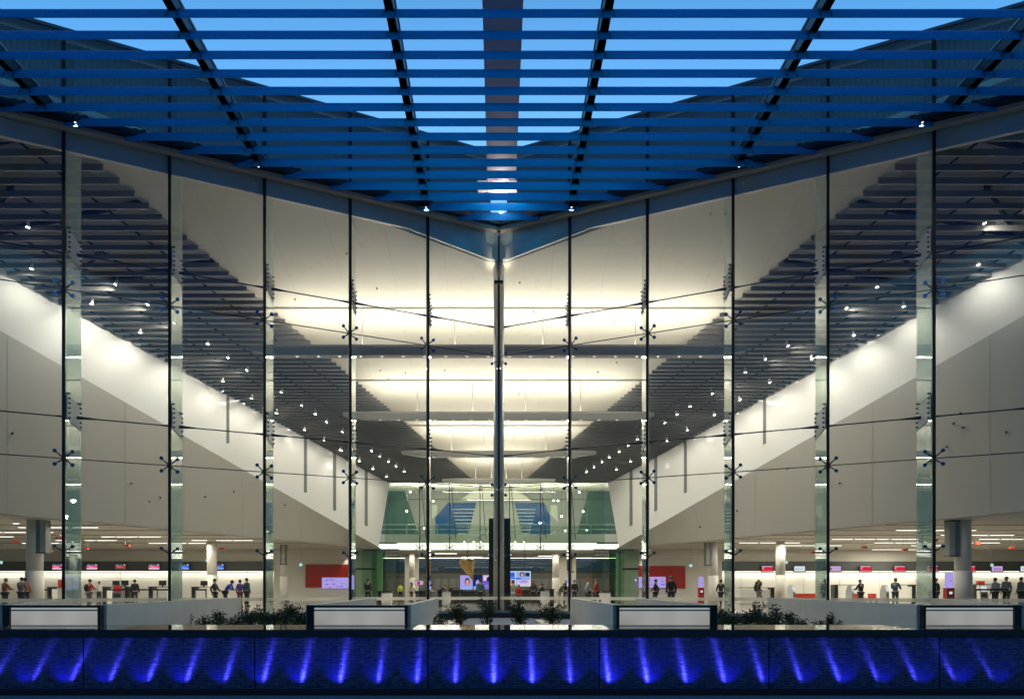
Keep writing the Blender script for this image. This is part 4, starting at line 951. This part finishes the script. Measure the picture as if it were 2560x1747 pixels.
glowkiosk(1754, 13, 50, 1441, 1468, 'red kiosk with glowing violet top nearest the entrance')
glowkiosk(2377, 19, 40, 1430, 1469, 'red kiosk with glowing violet top against the thick white column')
T = thing('standing_banner', 'red standing banner sign in a grey frame beside the first glass joint', 'banner', (X(154, 48), 48, ZF))
m = MB(); m.box(X(144, 48), X(165, 48), 48, 48.1, ZF, Z(1447, 48)); m.build('frame', M['lgrey'], T)
m = MB(); m.box(X(146, 48), X(162, 48), 47.97, 47.995, Z(1469, 48), Z(1449, 48), 0)
for k in range(3): m.box(X(149, 48), X(158 - k, 48), 47.955, 47.965, Z(1456.2 + 3.6 * k, 48), Z(1455 + 3.6 * k, 48), 1)
m.build('poster', [M['redlam'], M['orange']], T)
# belt barriers
for k, (a, b, d) in enumerate(((105, 120, 46), (262, 330, 46), (330, 393, 46), (393, 430, 46), (485, 515, 46), (2440, 2520, 41))):
    lb = ['short belt barrier beside the thick white column', 'belt barrier in front of the red kiosk screen', 'belt barrier in front of the woman in black', 'belt barrier up to the second glass joint', 'short belt barrier past the second glass fin', 'belt barrier before the people in white'][k]
    T = thing('belt_barrier', lb, 'barrier', (X(a, d), d, ZF), 'belt barriers')
    for px in (a, b):
        m = MB(); x = X(px, d); m.tube((x, d, ZF + .03), (x, d, ZF + 1.16), .035, 8); m.lathe((x, d, ZF), [(.18, 0), (.18, .02), (.05, .04)], 14); m.build('post', M['dsteel'], T)
    m = MB(); m.box(X(a, d), X(b, d), d - .006, d + .006, ZF + 1.04, ZF + 1.14); m.build('belt', M['black'], T)
# red-orange bench seats at the kiosk side
for k, (a, b, d) in enumerate(((1985, 2046, 52), (2146, 2168, 52), (2180, 2200, 52))):
    lb = ['long low red bench behind the planting, kiosk side', 'short red bench behind the person in a black jacket', 'short red bench between the two kiosks'][k]
    T = thing('red_bench', lb, 'bench', (X((a + b) / 2, d), d, ZF), 'red benches')
    m = MB(); m.box(X(a, d), X(b, d), d, d + .6, ZF + .36, ZF + .5); m.build('seat', M['orange'], T)
    m = MB(); m.box(X(a, d), X(b, d), d + .5, d + .6, ZF + .502, ZF + .82); m.build('backrest', M['orange'], T)
    for px in (a + 3, b - 3): m = MB(); m.box(X(px, d) - .04, X(px, d) + .04, d + .1, d + .5, ZF, ZF + .358); m.build('leg', M['dsteel'], T)

# ------------------------------------------------------------------ people
SKN = mat('skin', (0.50, 0.30, 0.22), 0.55)
def skin_mesh(name, V, Ed, Rd, sub=1):
    me = bpy.data.meshes.new(name); me.from_pydata(V, Ed, []); o = bpy.data.objects.new(name, me); COL.objects.link(o)
    mo = o.modifiers.new('s', 'SKIN'); mo.use_smooth_shade = True
    for i, r in enumerate(Rd): me.skin_vertices[0].data[i].radius = r if isinstance(r, tuple) else (r, r)
    me.skin_vertices[0].data[0].use_root = True
    sb = o.modifiers.new('u', 'SUBSURF'); sb.levels = sub; sb.render_levels = sub
    dg = bpy.context.evaluated_depsgraph_get(); out = bpy.data.meshes.new_from_object(o.evaluated_get(dg)); out.name = name
    bpy.data.objects.remove(o); return out
def pose(v):
    """joints of one pose, facing -y, feet at the origin"""
    J = {'pel': (0, 0, .93), 'spi': (0, 0, 1.12), 'che': (0, 0, 1.33), 'nec': (0, .0, 1.47), 'hed': (0, -.015, 1.56), 'top': (0, -.01, 1.66)}
    for s, k in ((-1, 'L'), (1, 'R')):
        J['sho' + k] = (s * .17, 0, 1.40); J['elb' + k] = (s * .23, .03, 1.13); J['wri' + k] = (s * .24, -.06, .90); J['han' + k] = (s * .24, -.09, .82)
        J['hip' + k] = (s * .09, 0, .88); J['kne' + k] = (s * .10, -.02, .48); J['ank' + k] = (s * .10, .03, .08); J['toe' + k] = (s * .11, -.12, .03)
    if v == 'walk':
        J['kneL'] = (-.09, -.22, .50); J['ankL'] = (-.09, -.26, .09); J['toeL'] = (-.1, -.41, .06); J['kneR'] = (.09, .08, .47); J['ankR'] = (.09, .36, .14); J['toeR'] = (.1, .24, .03)
        J['elbL'] = (-.22, .16, 1.14); J['wriL'] = (-.2, .1, .92); J['hanL'] = (-.2, .06, .85); J['elbR'] = (.22, -.10, 1.15); J['wriR'] = (.18, -.27, .99); J['hanR'] = (.17, -.34, .96)
    if v == 'reach':
        for s, k in ((-1, 'L'), (1, 'R')):
            J['elb' + k] = (s * .24, -.12, 1.16); J['wri' + k] = (s * .16, -.36, 1.10); J['han' + k] = (s * .14, -.44, 1.11)
        J['hed'] = (0, -.06, 1.55); J['top'] = (0, -.09, 1.65)
    if v == 'lean':
        for k in ('spi', 'che', 'nec', 'hed', 'top'):
            z = J[k][2] - .93; J[k] = (0, -z * .62, .93 + z * .72)
        for s, k in ((-1, 'L'), (1, 'R')):
            J['sho' + k] = (s * .17, -.30, 1.28); J['elb' + k] = (s * .22, -.38, 1.02); J['wri' + k] = (s * .16, -.56, 1.0); J['han' + k] = (s * .14, -.64, 1.0)
    return J
def make_variant(v):
    J = pose(v)
    def sk(nm, names, edges, rad, sub=1): return skin_mesh(nm, [J[n] for n in names], [(names.index(a), names.index(b)) for a, b in edges], rad, sub)
    nb = ['pel', 'spi', 'che', 'nec', 'hed', 'top']; eb = [('pel', 'spi'), ('spi', 'che'), ('che', 'nec'), ('nec', 'hed'), ('hed', 'top')]; rb = [(.13, .10), (.12, .09), (.14, .10), (.05, .05), (.085, .10), (.065, .08)]
    for k in 'LR':
        nb += [x + k for x in ('sho', 'elb', 'wri', 'han', 'hip', 'kne', 'ank', 'toe')]; rb += [.055, .042, .030, .038, .085, .058, .040, .038]
        eb += [('che', 'sho' + k), ('sho' + k, 'elb' + k), ('elb' + k, 'wri' + k), ('wri' + k, 'han' + k), ('pel', 'hip' + k), ('hip' + k, 'kne' + k), ('kne' + k, 'ank' + k), ('ank' + k, 'toe' + k)]
    body = sk('person_body', nb, eb, rb)
    ex = MB(); hd = Vector(J['hed'])                                      # nose, ears, fingers joined into the body mesh
    ex.tube(hd + Vector((0, -.10, .03)), hd + Vector((0, -.125, .0)), .008, 5, .016)
    for s, k in ((-1, 'L'), (1, 'R')):
        ex.ball(hd + Vector((s * .085, .01, .02)), .012, .02, .03, 6, 4)
        h, w = Vector(J['han' + k]), Vector(J['wri' + k]); d = (h - w).normalized(); c = Vector((1, 0, 0)).cross(d).normalized()
        for i, ln in enumerate((.065, .075, .07, .055)):
            b0 = h + c * (i - 1.5) * .017; mid = b0 + d * ln * .6; ex.tube(b0, mid, .009, 5); ex.tube(mid, mid + (d * .7 + Vector((-s * .6, 0, 0))) * ln * .5, .0085, 5, .006)
        ex.tube(h - c * .02, h - c * .05 + d * .05, .010, 5, .008)
    bm = bmesh.new(); bm.from_mesh(body); bm.from_mesh(ex.mesh('x', SKN, True)); bm.to_mesh(body); bm.free()
    body.materials.clear(); body.materials.append(SKN)
    nt_ = ['pel', 'spi', 'che', 'nec']; et = [('pel', 'spi'), ('spi', 'che'), ('che', 'nec')]; rt = [(.165, .125), (.155, .115), (.17, .125), (.065, .06)]
    for k in 'LR':
        nt_ += ['sho' + k, 'elb' + k, 'wri' + k]; rt += [.078, .062, .045]; et += [('che', 'sho' + k), ('sho' + k, 'elb' + k), ('elb' + k, 'wri' + k)]
    top = sk('jacket', nt_, et, rt)
    nl = ['pel']; el = []; rl = [(.155, .12)]
    for k in 'LR': nl += ['hip' + k, 'kne' + k, 'ank' + k]; rl += [.105, .078, .062]; el += [('pel', 'hip' + k), ('hip' + k, 'kne' + k), ('kne' + k, 'ank' + k)]
    leg = sk('trousers', nl, el, rl)
    hr = MB(); t = Vector(J['top']); hr.ball((hd + t) / 2 + Vector((0, .022, .045)), .095, .105, .105, 12, 8)
    hair = hr.mesh('hair', SKN, True)
    sh = MB()
    for k in 'LR': a, b = Vector(J['ank' + k]), Vector(J['toe' + k]); sh.ball((a + b) / 2 + Vector((0, -.01, -.01)), .055, .15, .055, 8, 6)
    shoe = sh.mesh('shoes', SKN, True)
    bag = MB(); c = Vector(J['che']); bag.ball(c + Vector((0, .20, -.12)), .16, .11, .24, 10, 8); bagm = bag.mesh('backpack', SKN, True)
    lh = MB(); lh.ball(c + Vector((0, .05, .15)), .11, .09, .22, 10, 8); lhm = lh.mesh('hair', SKN, True)
    for q in (top, leg, hair, shoe, bagm, lhm):
        q.materials.clear(); q.materials.append(SKN)
        q.polygons.foreach_set('use_smooth', [True] * len(q.polygons))
    return dict(body=body, jacket=top, trousers=leg, hair=hair, shoes=shoe, backpack=bagm, long=lhm)
VAR = {v: make_variant(v) for v in ('stand', 'walk', 'reach', 'lean')}
CM = {}
def cloth(c):
    if c not in CM: CM[c] = mat('cloth', c, 0.85, var=.12, scale=12)
    return CM[c]
BLK, DRK, GRY, WHT, RED, BLU = (.012, .012, .014), (.03, .03, .035), (.16, .16, .16), (.55, .53, .5), (.50, .035, .02), (.03, .12, .24)
BRN, GRN, JEAN, PUR, TEAL, HIV, BLD, ORG = (.035, .02, .012), (.05, .08, .05), (.04, .05, .08), (.16, .06, .30), (.03, .10, .16), (.45, .55, .04), (.22, .14, .07), (.45, .12, .06)
def person(px, d, label, v='stand', rot=180, top=DRK, leg=DRK, hair=BRN, h=1.0, bag=None, long=False):
    T = thing('person', label, 'person', (X(px, d), d, ZF), 'people in the terminal', R(rot))
    T.scale = (h, h, h)
    for part, c in (('body', None), ('jacket', top), ('trousers', leg), ('hair', hair), ('shoes', BLK)) + ((('backpack', bag),) if bag else ()) + ((('long', hair),) if long else ()):
        me = VAR[v][part]; o = bpy.data.objects.new({'long': 'long_hair'}.get(part, part), me); COL.objects.link(o); o.parent = T
        if c is not None: o.material_slots[0].link = 'OBJECT'; o.material_slots[0].material = cloth(c)
    return T
person(12, 40, 'fair haired person in a pale orange top at the picture edge', 'reach', 160, ORG, DRK, BLD, .99)
person(53, 40, 'person in grey with dark hair beside the thick white column', 'reach', 180, GRY, DRK, BLK, 1.02)
person(64, 41, 'person partly hidden behind the thick white column', 'stand', 200, ORG, DRK, BLK, 1.02)
person(223, 44, 'person in a red shirt with a black backpack near the glass fin', 'reach', 160, RED, GRY, BLK, 1.0, BLK)
person(248, 55, 'small person in white behind the desk next to the red shirt', 'stand', 0, WHT, DRK, BRN, 1.0)
person(337, 48, 'woman in black standing at the desks behind the belt barrier', 'stand', 190, BLK, DRK, BRN, 1.02)
person(537, 43, 'person in dark clothes walking past the slim white column', 'walk', 90, DRK, BLK, BRN, 1.0)
person(563, 45, 'person in a bright blue top reaching across a trolley', 'lean', 90, (.03, .08, .5), BLK, BLK, 1.08)
person(600, 47, 'person in a purple shirt and dark red trousers', 'stand', 180, PUR, (.2, .02, .03), BRN, 1.0)
person(617, 47, 'person in a teal jacket next to the purple shirt', 'stand', 150, TEAL, DRK, BRN, 1.06)
person(920, 48, 'man in a dark suit walking away by the green glass lobby', 'walk', 175, BLK, BLK, BRN, 1.05)
person(1001, 66, 'person in a yellow safety vest far back by the lobby', 'stand', 30, HIV, BLK, BRN, 1.0)
person(1029, 62, 'person in a brown top beside the small cafe screen', 'stand', 90, (.16, .06, .05), BLK, BRN, 1.0)
person(1042, 60, 'person in a white shirt leaning at the cafe counter', 'lean', 270, WHT, DRK, BRN, 1.02)
person(1066, 60, 'person in a pale top leaning towards the white shirt at the cafe', 'lean', 90, (.45, .42, .36), DRK, BLK, 1.0)
person(1100, 62, 'person in dark clothes at the cafe beside a glass joint', 'lean', 90, DRK, DRK, BRN, 1.0)
person(1201, 46, 'person in a green jacket standing before the purple screen', 'stand', 180, (.05, .14, .13), BLK, BRN, 1.02)
person(1283, 46, 'person in a pale green top behind the child in red', 'stand', 180, (.35, .38, .30), (.35, .35, .33), BRN, .98)
person(1297, 43, 'child in a bright red top beside the pylon', 'stand', 180, (.65, .01, .01), DRK, BLD, .80)
person(1333, 54, 'long haired person in dark clothes at the cafe counter', 'stand', 180, BLK, BLK, (.12, .05, .02), 1.03, None, True)
person(1345, 55, 'person in black sitting group beside the long haired one', 'lean', 120, BLK, BLK, BRN, 1.0)
person(1397, 50, 'person with fair hair in grey bending over by the glass joint', 'lean', 60, GRN, (.5, .47, .42), BLD, 1.0)
person(1415, 50, 'older person in a long dark coat next to the bending one', 'stand', 180, BLK, JEAN, WHT, 1.06)
person(1436, 52, 'person in a black jacket half behind the glass joint', 'stand', 200, BLK, DRK, GRY, 1.04)
person(1470, 42, 'person in a white top hurrying past the yellow shop lights', 'walk', 90, WHT, BLK, ORG, 1.02)
person(1490, 43, 'person in a red vest hurrying behind the white top', 'walk', 90, RED, BLK, ORG, 1.0)
person(1639, 45, 'slim person in dark clothes walking before the red panel', 'walk', 250, BLK, BLK, BRN, 1.0)
person(1678, 38, 'broad person in a dark grey coat before the red panel', 'stand', 180, (.035, .035, .035), DRK, GRY, 1.04)
person(1802, 46, 'person in dark clothes just past the slim column and kiosk', 'walk', 180, DRK, DRK, BRN, 1.0)
person(1897, 47, 'man with a black backpack walking before the wide white desk', 'walk', 80, (.05, .05, .05), (.28, .24, .18), ORG, 1.0, BLK)
person(2062, 45, 'person in grey seen through the greenish glass fin', 'stand', 180, GRY, GRY, BRN, 1.0)
person(2152, 45, 'fair haired person in a black jacket at a kiosk', 'reach', 200, BLK, DRK, (.25, .10, .03), 1.0)
person(2238, 43, 'man in a blue sweater and jeans using a kiosk', 'reach', 130, BLU, (.03, .04, .06), (.25, .10, .04), 1.03)
person(2340, 43, 'man in a long black coat between thick fin and joint', 'stand', 200, BLK, BLK, ORG, 1.02)
person(2488, 42, 'person in a white shirt and dark cap near the white desk', 'stand', 180, WHT, DRK, BLK, 1.02)
person(2516, 42, 'person in a pale grey top beside the white shirt', 'stand', 170, (.30, .29, .27), BLK, GRY, 1.06)
person(2553, 42, 'person in a grey shirt cut by the picture edge', 'stand', 190, (.20, .20, .20), BLK, BRN, 1.05)

# ------------------------------------------------------------------ forecourt: water wall, light wells, planting
WD = 11.3
T = thing('water_wall', 'low dark mosaic water wall under a black granite cap, lit blue', 'water wall', (0, WD, 0))
J = [-12, -9.2, -6.52, -3.83, -1.11, 1.576, 4.24, 6.92, 9.6, 12.3]
for a, b in zip(J, J[1:]):
    m = MB(); m.box(a + .008, b - .008, WD, WD + .25, .04, .862); m.build('tile_panel', M['tile'], T)
    m = MB(); m.hexa([(a + .002, WD - .03, .866), (b - .002, WD - .03, .866), (b - .002, WD - .03, .985), (a + .002, WD - .03, .985)],
                     [(a + .002, WD + 1.32, .866), (b - .002, WD + 1.32, .866), (b - .002, WD + 1.32, .998), (a + .002, WD + 1.32, .998)]); m.build('cap_slab', M['granite'], T)
m = MB(); m.box(-12, 12.3, WD + .26, WD + 1.3, -.2, .86); m.build('core', M['dsteel'], T)
m = MB(); m.box(-12, 12.3, WD - .33, WD - .28, .002, .10); m.box(-12, 12.3, WD - .279, WD - .002, .002, .033); m.build('basin_kerb', M['granite'], T)
LX = [(px - CX) * (WD - .1) / F for px in range(-20, 2600, 98)]
LX = [-8.05 + .613 * k for k in range(27)]
for k, x in enumerate(LX):
    T = thing('blue_uplight', '%s small blue uplight along the foot of the water wall' % ORD[k].capitalize(), 'uplight', (x, WD - .21, .036), 'blue uplights along the water wall')
    m = MB(); m.lathe((x, WD - .21, .036), [(.035, 0), (.035, .03), (.03, .035)], 10); m.build('housing', M['dsteel'], T)
    m = MB(); m.lathe((x, WD - .21, .072), [(.022, 0), (.022, .004)], 10); m.build('lens', M['bluelamp'], T)
    o = light('SPOT', (x, WD - .21, .09), 26.0 * random.uniform(.55, 1.15) * (1 - .05 * abs(x)), (.055, .06, 1.0), T, spot_size=R(95), spot_blend=.9, shadow_soft_size=.02); aim(o, (0, .6, 1))

def light_well(near, far, panel, label, d0=15.0, pw=None):
    """concrete side walls running back to the glass, glazed opal front in a black frame"""
    x0, x1 = panel; T = thing('light_well', label, 'light well', ((x0 + x1) / 2, d0, .25), 'concrete light wells in the planting')
    zt = CZ - .30
    for (xa, ya), (xb, yb) in zip(near, far):
        ya += .13; m = MB(); t = .16; m.hexa([(xa - t / 2, ya, .2), (xa + t / 2, ya, .2), (xb + t / 2, yb, .2), (xb - t / 2, yb, .2)], [(xa - t / 2, ya, zt), (xa + t / 2, ya, zt), (xb + t / 2, yb, zt), (xb - t / 2, yb, zt)]); m.build('side_wall', M['conc'], T)
    f_ = .09; m = MB(); z0, z1 = .3, CZ - .31
    a, b = x0 - .03, x1 + .03
    m.box(a, b, d0 - .02, d0 + .10, z1 - .05, z1 + .0); 
    o_ = -1 if (x0 + x1) < 0 else 1
    if o_ < 0: m.box(a, a + .15, d0 - .02, d0 + .25, z0, z1 - .051); m.box(b - .06, b, d0 - .02, d0 + .1, z0, z1 - .051); pa, pb = a + .151, b - .061
    else: m.box(b - .15, b, d0 - .02, d0 + .25, z0, z1 - .051); m.box(a, a + .06, d0 - .02, d0 + .1, z0, z1 - .051); pa, pb = a + .061, b - .151
    m.build('frame', M['black'], T)
    m = MB(); m.box(pa, pb, d0 + .03, d0 + .06, z0, z1 - .052); m.build('opal_panel', M['opal'], T)
    m = MB(); m.box(pa, pb, d0 + .0, d0 + .03, z1 - .12, z1 - .09); m.build('glazing_bar', M['lgrey'], T)
light_well([(-3.97, 15), (-1.93, 15)], [(-4.93, 28.5), (-2.42, 28)], (-3.97, -1.93), 'concrete light well beside the four middle shrubs, pink screen side')
light_well([(2.48, 15), (4.52, 15)], [(2.86, 28), (5.4, 28)], (2.48, 4.52), 'concrete light well beside the four middle shrubs, kiosk side')
light_well([(-10.3, 15), (-8.32, 15)], [(-16, 27.2), (-10.8, 30)], (-10.3, -8.32), 'outer concrete light well below the thick column, pink screen side')
light_well([(8.86, 15), (10.85, 15)], [(11.2, 29.8), (16.4, 27.2)], (8.86, 10.85), 'outer concrete light well below the kiosk side column')
for a, b, lb in (((-22, 15.2), (-10.4, 15.2), 'concrete planter wall at the picture edge, pink screen side'), ((10.95, 15.2), (22, 15.2), 'concrete planter wall at the picture edge, kiosk side')):
    T = thing('planter_wall', lb, 'planter wall', ((a[0] + b[0]) / 2, 15.2, .25), 'concrete planter walls')
    m = MB(); m.box(a[0], b[0], 15.2, 15.4, .2, CZ - .34); m.build('wall_slab', M['conc'], T)
    m = MB(); m.box(a[0], b[0], 15.15, 15.45, CZ - .338, CZ - .29); m.build('coping', M['lgrey'], T)
for s, (xa, xb) in ((-1, (-2.3, -1.75)), (1, (2.3, 2.75))):
    T = thing('bed_kerb', 'flat concrete kerb strip along the middle gravel bed, ' + SIDE[s], 'kerb', (s * 2, 22, .25), 'kerb strips of the middle bed')
    m = MB(); q = [(s * 1.75, 20, .251), (s * 2.36, 20, .251), (s * 2.33, 29.0, .251), (s * 1.55, 31.5, .251)]; m.prism(q, (0, 0, .09)); m.build('kerb_slab', M['conc'], T)

# shrubs: stems and many small leaves
def shrub_mesh(seed, hgt, wid, nl):
    rr = random.Random(seed); st = MB(); lf = MB()
    tips = []
    for k in range(7):
        a = rr.uniform(0, 6.28); r = wid * rr.uniform(.15, .5); p0 = Vector((rr.uniform(-.05, .05), rr.uniform(-.05, .05), 0)); h = hgt * rr.uniform(.6, 1.0)
        p1 = Vector((math.cos(a) * r * .5, math.sin(a) * r * .5, h * .55)); p2 = Vector((math.cos(a) * r, math.sin(a) * r, h))
        st.tube(p0, p1, .012, 5, .009); st.tube(p1, p2, .009, 5, .004); tips += [(p0, p1), (p1, p2), (p1, p2)]
    for k in range(nl):
        a, b = rr.choice(tips); c = a.lerp(b, rr.uniform(.35, 1.05)); o = Vector((rr.gauss(0, 1), rr.gauss(0, 1), rr.gauss(0, .8))) * wid * .13; c = c + o
        if c.z < .04: continue
        d = (o.normalized() if o.length > 0 else Vector((0, 0, 1))) + Vector((rr.uniform(-.5, .5), rr.uniform(-.5, .5), rr.uniform(-.1, .7))); d.normalize()
        w = d.orthogonal().normalized(); w = (w * math.cos(k) + d.cross(w) * math.sin(k)).normalized(); L = rr.uniform(.06, .115); b_ = d.cross(w) * L * .12
        lf.add([c, c + d * L * .5 + w * L * .28 + b_, c + d * L, c + d * L * .5 - w * L * .28 + b_], [(0, 1, 2), (0, 2, 3)])
    return st.mesh('stem', M['bark']), lf.mesh('foliage', M['leaf'])
SM = [shrub_mesh(21, .70, .62, 620), shrub_mesh(22, .62, .75, 700), shrub_mesh(23, .85, .55, 520), shrub_mesh(24, .42, .4, 200), shrub_mesh(25, .9, .42, 300)]
def shrub(px, d, i, h, label, group):
    T = thing('shrub', label, 'shrub', (X(px, d), d, .25), group, random.uniform(0, 6)); h *= .72 if 'outer' in group else 1
    T.scale = (h, h, h)
    for nm, me in zip(('stem', 'foliage'), SM[i]): o = bpy.data.objects.new(nm, me); COL.objects.link(o); o.parent = T
shrub(1100, 24, 3, 1.15, 'sparse little shrub, smallest of the middle bed', 'shrubs in the middle bed')
shrub(1152, 27, 0, 1.15, 'round shrub in the middle bed next to the sparse little one', 'shrubs in the middle bed')
shrub(1218, 27, 2, 1.12, 'taller shrub with one upright shoot before the pylon', 'shrubs in the middle bed')
shrub(1302, 27, 0, 1.22, 'round shrub in the middle bed, kiosk side of the pylon', 'shrubs in the middle bed')
shrub(1382, 27, 1, 1.18, 'wide shrub in the middle bed by the kiosk side kerb', 'shrubs in the middle bed')
GA = [(362, 3, 1.0, 20), (392, 4, 1.05, 20), (440, 0, .95, 21), (470, 4, 1.25, 22), (505, 0, 1.1, 21), (545, 2, 1.1, 22), (585, 1, 1.15, 22), (622, 2, 1.15, 23), (655, 4, 1.3, 23), (668, 1, 1.3, 22), (705, 0, 1.35, 23), (735, 2, 1.3, 24), (755, 1, 1.2, 22), (722, 4, 1.45, 25)]
GB = [(1805, 2, 1.2, 23), (1830, 1, 1.3, 22), (1862, 0, 1.3, 23), (1893, 4, 1.4, 24), (1915, 1, 1.25, 22), (1945, 4, 1.35, 22), (1975, 2, 1.05, 22), (2010, 0, .95, 21), (2045, 1, .9, 21), (2072, 4, 1.05, 21), (2108, 0, .95, 20), (2150, 4, 1.1, 20), (2192, 3, .9, 20)]
for s, G in ((-1, GA), (1, GB)):
    for k, (px, i, h, d) in enumerate(G):
        kk = k if s < 0 else len(G) - 1 - k
        shrub(px, d, i, h, '%s shrub from the outer end of the dark planting, %s' % (ORD[kk].capitalize(), SIDE[s]), 'shrubs of the outer beds')
